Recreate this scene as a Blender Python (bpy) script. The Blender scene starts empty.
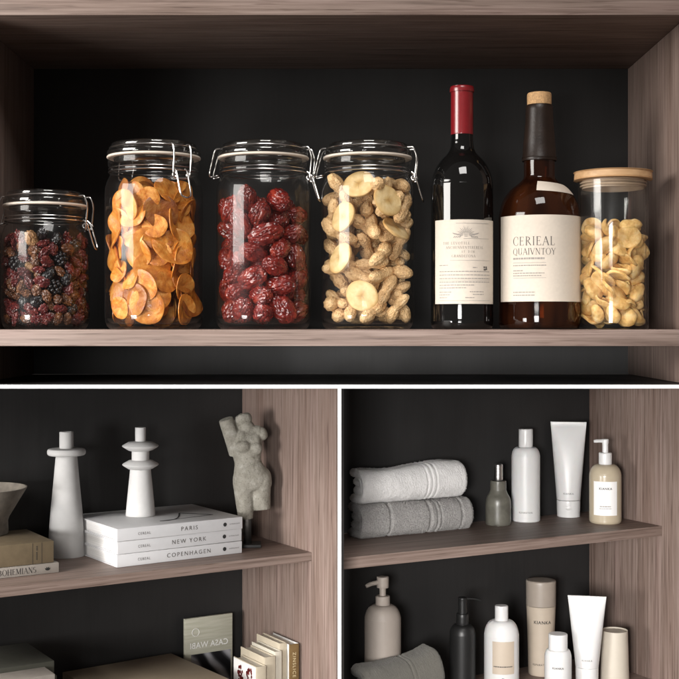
import bpy, bmesh, math, random
import numpy as np
from mathutils import Vector, Matrix, Euler, noise

S = bpy.context.scene
C = S.collection
R = math.radians
PI = math.pi
RND = random.Random(7)

# ------------------------------------------------------------------ camera
F = 1250.0                     # focal length in photo pixels (photo is 679 wide)
CX, HZ = 339.5, 325.0          # principal column, horizon row
cam = bpy.data.objects.new('camera', bpy.data.cameras.new('camera'))
C.objects.link(cam)
cam.rotation_euler = (R(90), 0, 0)
cam.data.sensor_width = 36
cam.data.lens = F / 679 * 36
cam.data.shift_y = -(339.5 - HZ) / 679
cam.data.clip_start = 0.05
cam.data.clip_end = 200
S.camera = cam

# ------------------------------------------------------------------ world, lamps, exposure
W = bpy.data.worlds.new('World'); S.world = W; W.use_nodes = True
bg = W.node_tree.nodes['Background']
bg.inputs[0].default_value = (1.0, 0.87, 0.79, 1); bg.inputs[1].default_value = 0.145

def area(name, loc, target, sx, sy, power, col=(1, 1, 1)):
    d = bpy.data.lights.new(name, 'AREA'); d.shape = 'RECTANGLE'; d.size = sx; d.size_y = sy
    d.energy = power; d.color = col
    o = bpy.data.objects.new(name, d); C.objects.link(o)
    o.location = loc
    o.rotation_euler = (Vector(target) - Vector(loc)).to_track_quat('-Z', 'Y').to_euler()
    return o
area('softbox_key', (-1.42, 0.82, 0.46), (0.12, 1.75, 0.06), 0.85, 0.62, 31, (1.0, 0.96, 0.91))
area('softbox_top', (0.12, 0.46, 1.34), (0.0, 1.7, 0.05), 0.7, 0.6, 18, (1.0, 0.965, 0.93))
k = area('softbox_books', (-1.22, 0.42, -0.25), (-0.12, 1.95, -0.33), 0.36, 0.36, 2.5, (1.0, 0.975, 0.95)); k.data.spread = R(48)
k = area('softbox_towels', (-0.26, -0.1, -0.13), (0.30, 1.85, -0.42), 0.36, 0.36, 2.9, (1.0, 0.975, 0.95)); k.data.spread = R(42)

S.view_settings.view_transform = 'Standard'
S.view_settings.look = 'None'
S.view_settings.exposure = 0
S.view_settings.gamma = 1
S.cycles.use_denoising = True
S.cycles.transparent_max_bounces = 40
S.cycles.max_bounces = 10
S.cycles.sample_clamp_indirect = 6

# ------------------------------------------------------------------ materials
def mat(name):
    m = bpy.data.materials.new(name); m.use_nodes = True
    return m, m.node_tree, m.node_tree.nodes['Principled BSDF']
def N(t, kind, **kw):
    n = t.nodes.new(kind)
    for k, v in kw.items():
        if hasattr(n, k): setattr(n, k, v)
        else: n.inputs[k].default_value = v
    return n
def ramp(t, fac, stops):
    r = t.nodes.new('ShaderNodeValToRGB'); e = r.color_ramp.elements
    while len(e) > 1: e.remove(e[-1])
    for i, (p, c) in enumerate(stops):
        q = e[0] if i == 0 else e.new(p)
        q.position = p; q.color = (*c, 1)
    t.links.new(fac, r.inputs[0]); return r.outputs[0]
def noise_tex(t, vec, scale, detail=4, rough=.55):
    n = N(t, 'ShaderNodeTexNoise'); n.inputs['Scale'].default_value = scale
    n.inputs['Detail'].default_value = detail; n.inputs['Roughness'].default_value = rough
    if vec is not None: t.links.new(vec, n.inputs['Vector'])
    return n.outputs['Fac']
def mixc(t, fac, a, b, mode='MIX'):
    m = t.nodes.new('ShaderNodeMix'); m.data_type = 'RGBA'; m.blend_type = mode
    for sock, v in ((m.inputs[0], fac), (m.inputs[6], a), (m.inputs[7], b)):
        if isinstance(v, (int, float)): sock.default_value = v
        elif isinstance(v, tuple): sock.default_value = (*v, 1)
        else: t.links.new(v, sock)
    return m.outputs[2]
def mapped(t, scale, rot=(0, 0, 0)):
    tc = t.nodes.new('ShaderNodeTexCoord'); mp = t.nodes.new('ShaderNodeMapping')
    mp.inputs['Scale'].default_value = scale; mp.inputs['Rotation'].default_value = rot
    t.links.new(tc.outputs['Object'], mp.inputs[0]); return mp.outputs[0]
def bump(t, b, h, strength, dist=.001):
    n = t.nodes.new('ShaderNodeBump'); n.inputs['Strength'].default_value = strength
    n.inputs['Distance'].default_value = dist
    t.links.new(h, n.inputs['Height']); t.links.new(n.outputs[0], b.inputs['Normal'])

def wood(name, axis, gain=0.78):
    m, t, b = mat(name)
    fine = [300, 300, 300]; fine[axis] = 6.5
    wide = [34, 34, 34]; wide[axis] = 2.2
    f = noise_tex(t, mapped(t, fine), 1, 5, .6)
    w = noise_tex(t, mapped(t, wide), 1, 3, .5)
    p = [420, 420, 420]; p[axis] = 16
    pore = noise_tex(t, mapped(t, p), 1, 2, .5)
    g = gain
    c1 = ramp(t, f, [(.26, (.125*g, .086*g, .071*g)), (.46, (.255*g, .186*g, .156*g)), (.56, (.305*g, .228*g, .194*g)), (.78, (.41*g, .315*g, .275*g))])
    c2 = ramp(t, w, [(.3, (.84, .79, .77)), (.52, (1, 1, 1)), (.72, (1.0, .95, .97))])
    c = mixc(t, 1.0, c1, c2, 'MULTIPLY')
    pr = ramp(t, pore, [(.30, (.55, .5, .48)), (.40, (1, 1, 1))])
    c = mixc(t, .8, c, pr, 'MULTIPLY')
    t.links.new(c, b.inputs['Base Color'])
    b.inputs['Roughness'].default_value = .52
    b.inputs['Specular IOR Level'].default_value = .35
    bump(t, b, f, .35, .0006)
    return m
def plain(name, col, rough=.5, var=.08, scale=60, bstr=0, bscale=400, metal=0, coat=0, spec=.5, sss=0):
    m, t, b = mat(name)
    n = noise_tex(t, mapped(t, (1, 1, 1)), scale, 4)
    lo = tuple(c * (1 - var) for c in col); hi = tuple(min(1, c * (1 + var)) for c in col)
    t.links.new(ramp(t, n, [(.3, lo), (.7, hi)]), b.inputs['Base Color'])
    b.inputs['Roughness'].default_value = rough; b.inputs['Metallic'].default_value = metal
    b.inputs['Coat Weight'].default_value = coat; b.inputs['Specular IOR Level'].default_value = spec
    if sss:
        b.inputs['Subsurface Weight'].default_value = sss; b.inputs['Subsurface Scale'].default_value = .004
    if bstr: bump(t, b, noise_tex(t, mapped(t, (1, 1, 1)), bscale, 3), bstr, .0006)
    return m
def clear_glass(name, tint=(.97, .975, .97), edge=(.42, .43, .42), refl=.026):
    m, t, b = mat(name); t.nodes.remove(b)
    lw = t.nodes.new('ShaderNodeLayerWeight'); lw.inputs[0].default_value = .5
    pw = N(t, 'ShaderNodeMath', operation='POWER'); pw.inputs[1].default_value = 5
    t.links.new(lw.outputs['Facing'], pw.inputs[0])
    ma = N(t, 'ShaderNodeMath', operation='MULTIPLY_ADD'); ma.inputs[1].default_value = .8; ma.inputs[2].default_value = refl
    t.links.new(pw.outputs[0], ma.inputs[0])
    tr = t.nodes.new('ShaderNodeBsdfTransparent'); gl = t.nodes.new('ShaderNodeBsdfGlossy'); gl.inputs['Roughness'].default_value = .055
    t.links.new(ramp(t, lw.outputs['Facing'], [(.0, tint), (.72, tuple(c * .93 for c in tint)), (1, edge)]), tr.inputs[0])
    mx = t.nodes.new('ShaderNodeMixShader')
    t.links.new(ma.outputs[0], mx.inputs[0]); t.links.new(tr.outputs[0], mx.inputs[1]); t.links.new(gl.outputs[0], mx.inputs[2])
    g2 = t.nodes.new('ShaderNodeBsdfGlossy'); g2.inputs['Roughness'].default_value = .33
    p2 = N(t, 'ShaderNodeMath', operation='POWER'); p2.inputs[1].default_value = 2.6; t.links.new(lw.outputs['Facing'], p2.inputs[0])
    m2 = N(t, 'ShaderNodeMath', operation='MULTIPLY_ADD'); m2.inputs[1].default_value = .16; m2.inputs[2].default_value = .006; t.links.new(p2.outputs[0], m2.inputs[0])
    mx2 = t.nodes.new('ShaderNodeMixShader'); t.links.new(m2.outputs[0], mx2.inputs[0]); t.links.new(mx.outputs[0], mx2.inputs[1]); t.links.new(g2.outputs[0], mx2.inputs[2])
    bn = t.nodes.new('ShaderNodeBump'); bn.inputs['Strength'].default_value = .25; bn.inputs['Distance'].default_value = .0012
    t.links.new(noise_tex(t, mapped(t, (1, 1, .35)), 38, 2), bn.inputs['Height']); t.links.new(bn.outputs[0], gl.inputs['Normal'])
    t.links.new(mx2.outputs[0], t.nodes['Material Output'].inputs[0]); return m

M = {}
M['wood_v'] = wood('walnut_vertical', 2)
M['wood_h'] = wood('walnut_horizontal', 0)
def laminate():
    m, t, b = mat('charcoal_laminate')
    f = noise_tex(t, mapped(t, (260, 260, 9)), 1, 4); w = noise_tex(t, mapped(t, (7, 7, 5)), 1, 4)
    c = mixc(t, 1, ramp(t, f, [(.3, (.0170, .0167, .0168)), (.7, (.0200, .0196, .0198))]), ramp(t, w, [(.3, (.82, .82, .82)), (.7, (1.08, 1.06, 1.05))]), 'MULTIPLY')
    t.links.new(c, b.inputs['Base Color']); t.links.new(ramp(t, w, [(.3, (.45, .45, .45)), (.7, (.62, .62, .62))]), b.inputs['Roughness'])
    b.inputs['Specular IOR Level'].default_value = .32; bump(t, b, f, .2, .0004); return m
M['char'] = laminate()
M['white_edge'] = plain('white_edging', (.86, .86, .85), .45, .01)
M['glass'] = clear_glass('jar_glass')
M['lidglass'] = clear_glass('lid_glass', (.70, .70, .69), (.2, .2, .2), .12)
M['steel'] = plain('steel_wire', (.62, .61, .6), .22, .04, metal=1)
M['gasket'] = plain('cream_rubber', (.70, .62, .53), .55)
M['black'] = plain('black_ink', (.02, .02, .02), .6)
M['ink'] = plain('grey_ink', (.10, .09, .083), .7)
M['ink_soft'] = plain('soft_grey_ink', (.30, .275, .25), .7)
M['silver'] = plain('brushed_silver', (.55, .54, .53), .32, metal=1)

def sweet(name, cols, rough, scale, bstr, bscale, coat=0, vor=False, sss=0, dist=.0012, rv=.35):
    """food: noise colour, per-piece brightness, bumpy"""
    m, t, b = mat(name)
    v = mapped(t, (1, 1, 1))
    c = ramp(t, noise_tex(t, v, scale, 5, .6), [(.28 + .44 * i / (len(cols) - 1), q) for i, q in enumerate(cols)])
    oi = t.nodes.new('ShaderNodeObjectInfo')
    br = ramp(t, oi.outputs['Random'], [(0, (1 - rv, 1 - rv * 1.15, 1 - rv * 1.3)), (.5, (1, 1, 1)), (1, (1.0, 1.0, 1.0))])
    t.links.new(mixc(t, 1.0, c, br, 'MULTIPLY'), b.inputs['Base Color'])
    b.inputs['Roughness'].default_value = rough; b.inputs['Coat Weight'].default_value = coat
    b.inputs['Coat Roughness'].default_value = .15
    if sss:
        b.inputs['Subsurface Weight'].default_value = sss; b.inputs['Subsurface Scale'].default_value = .004
    if vor:
        vt = t.nodes.new('ShaderNodeTexVoronoi'); vt.inputs['Scale'].default_value = bscale
        vt.feature = 'DISTANCE_TO_EDGE'; t.links.new(v, vt.inputs['Vector']); h = vt.outputs['Distance']
    else: h = noise_tex(t, v, bscale, 4)
    bump(t, b, h, bstr, dist); return m
M['date'] = sweet('dried_date_skin', [(.05, .003, .003), (.17, .011, .008), (.29, .035, .017)], .24, 90, .45, 240, .4)
M['peanut'] = sweet('peanut_shell', [(.50, .29, .12), (.74, .48, .235), (.86, .62, .35)], .62, 130, .9, 300, vor=True, rv=.22, dist=.0022)
M['slice'] = sweet('dried_orange_fruit', [(.38, .095, .010), (.64, .225, .026), (.82, .42, .10)], .42, 75, .8, 200, .1, sss=.1, rv=.68)
M['bean'] = sweet('dried_bean_skin', [(.56, .29, .07), (.82, .52, .19), (.92, .70, .38)], .55, 110, .9, 200, .0, sss=.1, rv=.2)
M['raisin'] = sweet('black_raisin_skin', [(.004, .003, .004), (.009, .008, .010), (.022, .019, .024)], .3, 200, .8, 350, .3)
M['cranberry'] = sweet('dried_cranberry_skin', [(.03, .004, .005), (.10, .011, .012), (.21, .035, .026)], .3, 150, .8, 300, .3)
M['sultana'] = sweet('brown_sultana_skin', [(.035, .011, .005), (.11, .036, .012), (.25, .10, .032)], .35, 150, .8, 300, .3)
M['walnut'] = sweet('walnut_kernel_skin', [(.22, .10, .035), (.36, .19, .075), (.50, .31, .15)], .55, 150, .9, 300, rv=.2)
def banana():
    m, t, b = mat('banana_chip_flesh')
    tc = t.nodes.new('ShaderNodeTexCoord')
    sep = t.nodes.new('ShaderNodeSeparateXYZ'); t.links.new(tc.outputs['Object'], sep.inputs[0])
    cmb = t.nodes.new('ShaderNodeCombineXYZ'); t.links.new(sep.outputs[0], cmb.inputs[0]); t.links.new(sep.outputs[1], cmb.inputs[1])
    ln = N(t, 'ShaderNodeVectorMath', operation='LENGTH'); t.links.new(cmb.outputs[0], ln.inputs[0])
    base = ramp(t, noise_tex(t, tc.outputs['Object'], 120, 5), [(.3, (.60, .40, .17)), (.7, (.74, .57, .31))])
    d = N(t, 'ShaderNodeMath', operation='MULTIPLY'); d.inputs[1].default_value = 50
    t.links.new(ln.outputs['Value'], d.inputs[0])
    rim = ramp(t, d.outputs[0], [(.0, (.62, .45, .26)), (.12, (.80, .7, .5)), (.38, (1, 1, 1)), (.8, (1, .97, .9)), (1, (.8, .62, .4))])
    c = mixc(t, 1, base, rim, 'MULTIPLY')
    at2 = N(t, 'ShaderNodeMath', operation='ARCTAN2'); t.links.new(sep.outputs[1], at2.inputs[0]); t.links.new(sep.outputs[0], at2.inputs[1])
    m3 = N(t, 'ShaderNodeMath', operation='MULTIPLY'); m3.inputs[1].default_value = 3; t.links.new(at2.outputs[0], m3.inputs[0])
    cs = N(t, 'ShaderNodeMath', operation='COSINE'); t.links.new(m3.outputs[0], cs.inputs[0])
    star = ramp(t, cs.outputs[0], [(.90, (0, 0, 0)), (1.0, (.8, .8, .8))])
    inner = ramp(t, d.outputs[0], [(.0, (1, 1, 1)), (.2, (.7, .7, .7)), (.42, (0, 0, 0))])
    k = mixc(t, 1, star, inner, 'MULTIPLY')
    t.links.new(mixc(t, k, c, (.30, .17, .07)), b.inputs['Base Color'])
    b.inputs['Roughness'].default_value = .55
    bump(t, b, noise_tex(t, tc.outputs['Object'], 300, 4), .5, .0008)
    return m
M['banana'] = banana()

# ------------------------------------------------------------------ mesh helpers
def obj(name, bm, m, parent=None, smooth=True, angle=38):
    me = bpy.data.meshes.new(name)
    bmesh.ops.recalc_face_normals(bm, faces=bm.faces[:])
    if smooth:
        for f in bm.faces: f.smooth = True
        for e in bm.edges:
            if len(e.link_faces) == 2 and e.calc_face_angle(0) > R(angle): e.smooth = False
    bm.to_mesh(me); bm.free()
    me.materials.append(m)
    o = bpy.data.objects.new(name, me); C.objects.link(o)
    if parent is not None: o.parent = parent
    return o
def tag(o, label, cat, group=None, kind=None):
    o['label'] = label; o['category'] = cat
    if group: o['group'] = group
    if kind: o['kind'] = kind
    return o
def thing(name, label, cat, loc=(0, 0, 0), rz=0, group=None, rot=None):
    o = bpy.data.objects.new(name, None); C.objects.link(o)
    o.empty_display_size = .02; o.location = loc; o.rotation_euler = rot if rot else (0, 0, rz)
    return tag(o, label, cat, group)
def box(bm, x0, x1, y0, y1, z0, z1, bev=0, seg=2):
    r = bmesh.ops.create_cube(bm, size=1)
    vs = r['verts']
    for v in vs:
        v.co = Vector((x0 + (v.co.x + .5) * (x1 - x0), y0 + (v.co.y + .5) * (y1 - y0), z0 + (v.co.z + .5) * (z1 - z0)))
    if bev:
        es = list({e for v in vs for e in v.link_edges})
        bmesh.ops.bevel(bm, geom=es, offset=bev, segments=seg, profile=.5, affect='EDGES')
    return bm
def nb(): return bmesh.new()
def loft(bm, rings, cap0=True, cap1=True, closed=True):
    vr = [[bm.verts.new(p) for p in r] for r in rings]
    n = len(vr[0])
    for a, b in zip(vr, vr[1:]):
        for i in range(n if closed else n - 1):
            j = (i + 1) % n
            bm.faces.new((a[i], a[j], b[j], b[i]))
    if cap0: bm.faces.new(vr[0][::-1])
    if cap1: bm.faces.new(vr[-1])
    return bm
def lathe(bm, prof, n=64, cap0=True, cap1=True, sx=1, sy=1):
    rings = [[(r * sx * math.cos(2 * PI * i / n), r * sy * math.sin(2 * PI * i / n), z) for i in range(n)] for r, z in prof]
    return loft(bm, rings, cap0, cap1)
def smooth_prof(pts, k=6):
    """Catmull-Rom through (r, z); a repeated point keeps a corner"""
    out = []
    P = [pts[0]] + list(pts) + [pts[-1]]
    for i in range(1, len(P) - 2):
        p0, p1, p2, p3 = (np.array(q, float) for q in P[i - 1:i + 3])
        if np.allclose(p1, p2): continue
        for j in range(k):
            t = j / k
            q = .5 * (2 * p1 + (p2 - p0) * t + (2 * p0 - 5 * p1 + 4 * p2 - p3) * t * t + (3 * p1 - p0 - 3 * p2 + p3) * t ** 3)
            out.append((max(q[0], 1e-5), q[1]))
    out.append(pts[-1]); return out
def tube(bm, pts, r, n=10, closed=False, cap=True):
    pts = [Vector(p) for p in pts]; rings = []
    m = len(pts); prev = None
    for i, p in enumerate(pts):
        a = pts[(i - 1) % m] if closed or i > 0 else p
        b = pts[(i + 1) % m] if closed or i < m - 1 else p
        d = (b - a).normalized()
        if prev is None:
            up = Vector((0, 0, 1)) if abs(d.z) < .9 else Vector((1, 0, 0))
            x = d.cross(up).normalized()
        else: x = (prev - d * prev.dot(d)).normalized()
        prev = x; y = d.cross(x)
        rr = r[i] if isinstance(r, (list, tuple)) else r
        rings.append([p + (x * math.cos(2 * PI * k / n) + y * math.sin(2 * PI * k / n)) * rr for k in range(n)])
    if closed:
        rings.append(rings[0]); loft(bm, rings, False, False); bmesh.ops.remove_doubles(bm, verts=bm.verts[:], dist=1e-6)
    else: loft(bm, rings, cap, cap)
    return bm
def circle(r, z, n=48, a0=0, a1=2 * PI):
    return [(r * math.cos(a0 + (a1 - a0) * i / n), r * math.sin(a0 + (a1 - a0) * i / n), z) for i in range(n if a1 - a0 > 6.28 else n + 1)]
def soften(pts, k=4, rad=.35):
    """round the corners of an open polyline"""
    P = [Vector(p) for p in pts]; out = [P[0]]
    for a, b, c in zip(P, P[1:], P[2:]):
        s = b + (a - b) * rad; e = b + (c - b) * rad
        for j in range(k + 1):
            t = j / k; out.append(s * (1 - t) ** 2 + b * 2 * t * (1 - t) + e * t * t)
    out.append(P[-1]); return out
def patch(bm, rad, a0, a1, z0, z1, th=.0004, n=40):
    """a paper label wrapped on a cylinder, -Y is the front"""
    P = lambda r, a, z: (r * math.sin(a), -r * math.cos(a), z)
    rings = []
    for i in range(n + 1):
        a = a0 + (a1 - a0) * i / n
        rings.append([P(rad, a, z0), P(rad + th, a, z0), P(rad + th, a, z1), P(rad, a, z1)])
    return loft(bm, rings)
def text_bm(bm, s, size, place, align='CENTER', spacing=1.0, offset=0.0):
    """letters as flat faces; place(x, z) -> 3-D point"""
    cu = bpy.data.curves.new('lettering', 'FONT'); cu.body = s; cu.size = size; cu.align_x = align
    cu.space_character = spacing; cu.resolution_u = 3; cu.offset = offset
    o = bpy.data.objects.new('lettering', cu); C.objects.link(o)
    bpy.context.view_layer.update()
    me = o.evaluated_get(bpy.context.evaluated_depsgraph_get()).to_mesh()
    vs = [bm.verts.new(place(v.co.x, v.co.y)) for v in me.vertices]
    for p in me.polygons:
        try: bm.faces.new([vs[i] for i in p.vertices])
        except ValueError: pass
    bpy.data.objects.remove(o); bpy.data.curves.remove(cu)
    return bm
def bars(bm, rows, place):
    """short printed strokes: (x0, x1, z, h)"""
    for x0, x1, z, h in rows:
        n = max(1, int((x1 - x0) / .003)); pts = [x0 + (x1 - x0) * i / n for i in range(n + 1)]
        lo = [bm.verts.new(place(x, z)) for x in pts]; hi = [bm.verts.new(place(x, z + h)) for x in pts]
        for i in range(n): bm.faces.new((lo[i], lo[i + 1], hi[i + 1], hi[i]))
    return bm
def words(x0, x1, z, h, rnd, gap=.0010):
    out = []; x = x0
    while x < x1:
        w = rnd.uniform(.0016, .005); out.append((x, min(x + w, x1), z, h)); x += w + gap
    return out
SERIF = {   # thin capitals with serifs: l = stroke (x0, z0, x1, z1, half width), a = arc (cx, cz, rx, rz, from, to)
 'A': (.74, [('l', .06, 0, .37, 1, .022), ('l', .37, 1, .68, 0, .05), ('l', .18, .36, .56, .36, .02), ('s', .06, 0), ('s', .68, 0)]),
 'B': (.62, [('l', .14, 0, .14, 1, .05), ('a', .14, .75, .32, .24, -90, 90), ('a', .14, .26, .38, .25, -90, 90), ('s', .12, 0), ('s', .12, 1)]),
 'C': (.72, [('a', .42, .5, .36, .5, 48, 312), ('l', .66, .66, .66, .93, .018), ('l', .66, .1, .66, .3, .016)]),
 'D': (.76, [('l', .14, 0, .14, 1, .05), ('a', .14, .5, .52, .49, -90, 90), ('s', .12, 0), ('s', .12, 1)]),
 'E': (.62, [('l', .14, 0, .14, 1, .05), ('l', .06, .985, .52, .985, .018), ('l', .14, .52, .42, .52, .018), ('l', .06, .015, .55, .015, .018), ('l', .52, .82, .52, 1, .016), ('l', .42, .42, .42, .62, .016), ('l', .55, 0, .55, .2, .016)]),
 'F': (.56, [('l', .14, 0, .14, 1, .05), ('l', .06, .985, .50, .985, .018), ('l', .14, .52, .40, .52, .018), ('l', .50, .82, .50, 1, .016), ('s', .14, 0)]),
 'G': (.76, [('a', .42, .5, .36, .5, 48, 330), ('l', .68, .1, .68, .42, .045), ('s', .66, .42)]),
 'H': (.78, [('l', .14, 0, .14, 1, .05), ('l', .64, 0, .64, 1, .05), ('l', .14, .5, .64, .5, .018), ('s', .14, 0), ('s', .14, 1), ('s', .64, 0), ('s', .64, 1)]),
 'I': (.30, [('l', .15, 0, .15, 1, .05), ('s', .15, 0), ('s', .15, 1)]),
 'L': (.60, [('l', .14, 0, .14, 1, .05), ('l', .06, .015, .54, .015, .018), ('l', .54, 0, .54, .22, .016), ('s', .14, 1)]),
 'M': (.92, [('l', .12, 0, .12, 1, .022), ('l', .12, 1, .45, .05, .05), ('l', .45, .05, .78, 1, .022), ('l', .78, 0, .78, 1, .05), ('s', .12, 0), ('s', .78, 0), ('s', .10, 1), ('s', .80, 1)]),
 'N': (.80, [('l', .13, 0, .13, 1, .022), ('l', .13, 1, .66, 0, .05), ('l', .66, 0, .66, 1, .022), ('s', .13, 0), ('s', .11, 1), ('s', .66, 1)]),
 'O': (.82, [('a', .41, .5, .35, .51, 0, 360)]),
 'Q': (.84, [('a', .41, .5, .35, .51, 0, 360), ('l', .44, .06, .76, -.16, .035)]),
 'R': (.70, [('l', .14, 0, .14, 1, .05), ('a', .14, .75, .36, .24, -90, 90), ('l', .30, .5, .66, 0, .045), ('s', .14, 0), ('s', .12, 1)]),
 'S': (.54, [('a', .27, .75, .20, .25, 40, 250), ('a', .27, .26, .21, .26, -140, 80)]),
 'T': (.64, [('l', .32, 0, .32, 1, .05), ('l', .04, .985, .60, .985, .018), ('l', .04, .8, .04, 1, .016), ('l', .60, .8, .60, 1, .016), ('s', .32, 0)]),
 'U': (.76, [('l', .14, .35, .14, 1, .05), ('l', .62, .35, .62, 1, .022), ('a', .38, .35, .24, .36, 180, 360), ('s', .14, 1), ('s', .62, 1)]),
 'V': (.72, [('l', .06, 1, .36, 0, .05), ('l', .36, 0, .66, 1, .022), ('s', .07, 1), ('s', .65, 1)]),
 'Y': (.68, [('l', .05, 1, .34, .48, .05), ('l', .34, .48, .62, 1, .022), ('l', .34, 0, .34, .5, .05), ('s', .06, 1), ('s', .62, 1), ('s', .34, 0)]), ' ': (.36, [])}
def serif_bm(bm, s, size, place, align='LEFT', track=.06):
    wid = sum(SERIF[c][0] + track for c in s) - track; x = {'LEFT': 0, 'CENTER': -wid / 2, 'RIGHT': -wid}[align]
    def quad(pts):
        vs = [bm.verts.new(place((x + a) * size, b * size)) for a, b in pts]; bm.faces.new(vs)
    for c in s:
        w, st = SERIF[c]
        for q in st:
            if q[0] == 'l':
                _, x0, z0, x1, z1, h = q; d = math.hypot(x1 - x0, z1 - z0); nx, nz = -(z1 - z0) / d * h, (x1 - x0) / d * h
                quad([(x0 - nx, z0 - nz), (x1 - nx, z1 - nz), (x1 + nx, z1 + nz), (x0 + nx, z0 + nz)])
            elif q[0] == 's': quad([(q[1] - .11, q[2] - .014), (q[1] + .11, q[2] - .014), (q[1] + .11, q[2] + .014), (q[1] - .11, q[2] + .014)])
            else:
                _, cx, cz, rx, rz, a0, a1 = q; n = 18
                for i in range(n):
                    A0, A1 = R(a0 + (a1 - a0) * i / n), R(a0 + (a1 - a0) * (i + 1) / n); P = []
                    for A, s_ in ((A0, -1), (A1, -1), (A1, 1), (A0, 1)):
                        t = .016 + .036 * abs(math.cos(A)) ** 1.5; P.append((cx + (rx + s_ * t) * math.cos(A), cz + (rz + s_ * t * .8) * math.sin(A)))
                    quad(P)
        x += w + track
    return bm
def cyl(rad): return lambda x, z, r=rad: (r * math.sin(x / r), -r * math.cos(x / r), z)
def flat(y): return lambda x, z: (x, y, z)

def at(px, py, z):
    """the point of height z seen at photo pixel (px, py)"""
    Y = -z * F / (py - HZ); return Vector(((px - CX) / F * Y, Y, z))

# ------------------------------------------------------------------ the three cabinets
YA, YB = 1.5625, 1.890                     # upper cabinet: front and back
ZA = -0.0056                               # its shelf top
root = thing('shelf_cabinet', 'wide walnut cabinet bay with black back holding food jars and two bottles', 'cabinet', (0, 0, 0))
obj('back_panel', box(nb(), -.482, .456, YB, YB + .008, -.0742, .3873), M['char'], root, False)
obj('shelf', box(nb(), -.4618, .4358, YA, YB - .0003, ZA - .0208, ZA, .0007), M['wood_h'], root)
obj('top_shelf', box(nb(), -.62, .62, YA, YB + .02, .3875, .4275, .0007), M['wood_h'], root)
obj('side_panel', box(nb(), -.482, -.462, YA + .0015, YB - .0003, -.0742, .3872, .0006), M['wood_v'], root)
obj('side_panel', box(nb(), .436, .456, YA + .0015, YB - .0003, -.0742, .3872, .0006), M['wood_v'], root)

zb = -.0746
root = thing('divider_board', 'thin dark board with bright white front edge running under the food cabinet', 'board', (0, 1.56, zb))
obj('panel', box(nb(), -.62, .62, .004, .55, -.0045, -.0003), M['char'], root, False)
obj('edge_band', box(nb(), -.62, .62, 0, .004, -.0047, 0, .0002), M['white_edge'], root)
root = thing('divider_board', 'thin upright board with bright white front edge between the book bay and the towel bay', 'board', (0, 1.56, -.9))
obj('panel', box(nb(), -.0018, .0018, .004, .26, 0, .9 + zb - .0048), M['char'], root, False)
obj('edge_band', box(nb(), -.0022, .0022, 0, .004, 0, .9 + zb - .0048, .0002), M['white_edge'], root)

class Cab:
    def __init__(s, tip, u): s.T = Vector(tip); s.u = Vector((u[0], u[1], 0)).normalized(); s.v = Vector((-s.u.y, s.u.x, 0)); s.a = math.atan2(s.u.y, s.u.x)
    def uv(s, p): d = Vector(p) - s.T; return d.dot(s.u), d.dot(s.v)
    def pt(s, u, v, z): q = s.T + s.u * u + s.v * v; return Vector((q.x, q.y, z))
    def ray(s, px, v):                      # (u, Y) where the plane v is seen in photo column px
        k = (px - CX) / F
        Y = (v + s.T.x * s.v.x + s.T.y * s.v.y) / (k * s.v.x + s.v.y)
        return s.uv((k * Y, Y, 0))[0], Y
def prism(bm, pts, z0, z1):
    loft(bm, [[(x, y, z0) for x, y in pts], [(x, y, z1) for x, y in pts]]); return bm
def cabinet(cab, label, depth, z1, z2, th, left, right, front, zlow=-.82, left_b=None):
    lb_ = left if left_b is None else left_b
    r = thing('shelf_cabinet', label, 'cabinet', (cab.T.x, cab.T.y, 0), cab.a)
    ztop = zb - .0050
    obj('back_panel', box(nb(), lb_, .02, depth, depth + .008, zlow, ztop), M['char'], r, False)
    obj('side_panel', box(nb(), 0.0003, .018, front, depth - .0003, zlow, ztop, .0005), M['wood_v'], r)
    obj('shelf', prism(nb(), [(left, 0), (0, 0), (0, depth - .0003), (lb_, depth - .0003)], z1 - th, z1), M['wood_h'], r)
    obj('shelf', prism(nb(), [(left, 0), (0, 0), (0, depth - .0003), (lb_, depth - .0003)], z2 - th, z2), M['wood_h'], r)
    return r
ZB1, ZB2 = -.3456, -.600
cb = Cab((-.0427, 1.9, 0), (.846, .533))
cabinet(cb, 'walnut cabinet bay with black back holding books candle holders and a stone torso', .226, ZB1, ZB2, .0132, -.60, 0, -.070)
ZC1, ZC2 = -.3055, -.544
cc = Cab((.4898, 1.9, 0), (.880, .475))
uL = cc.uv((.0035, 1.62, 0))
cabinet(cc, 'walnut cabinet bay with black back holding folded towels and toiletry bottles', .170, ZC1, ZC2, .0150, -.5505, 0, -.16, -.82, -.4575)

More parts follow.
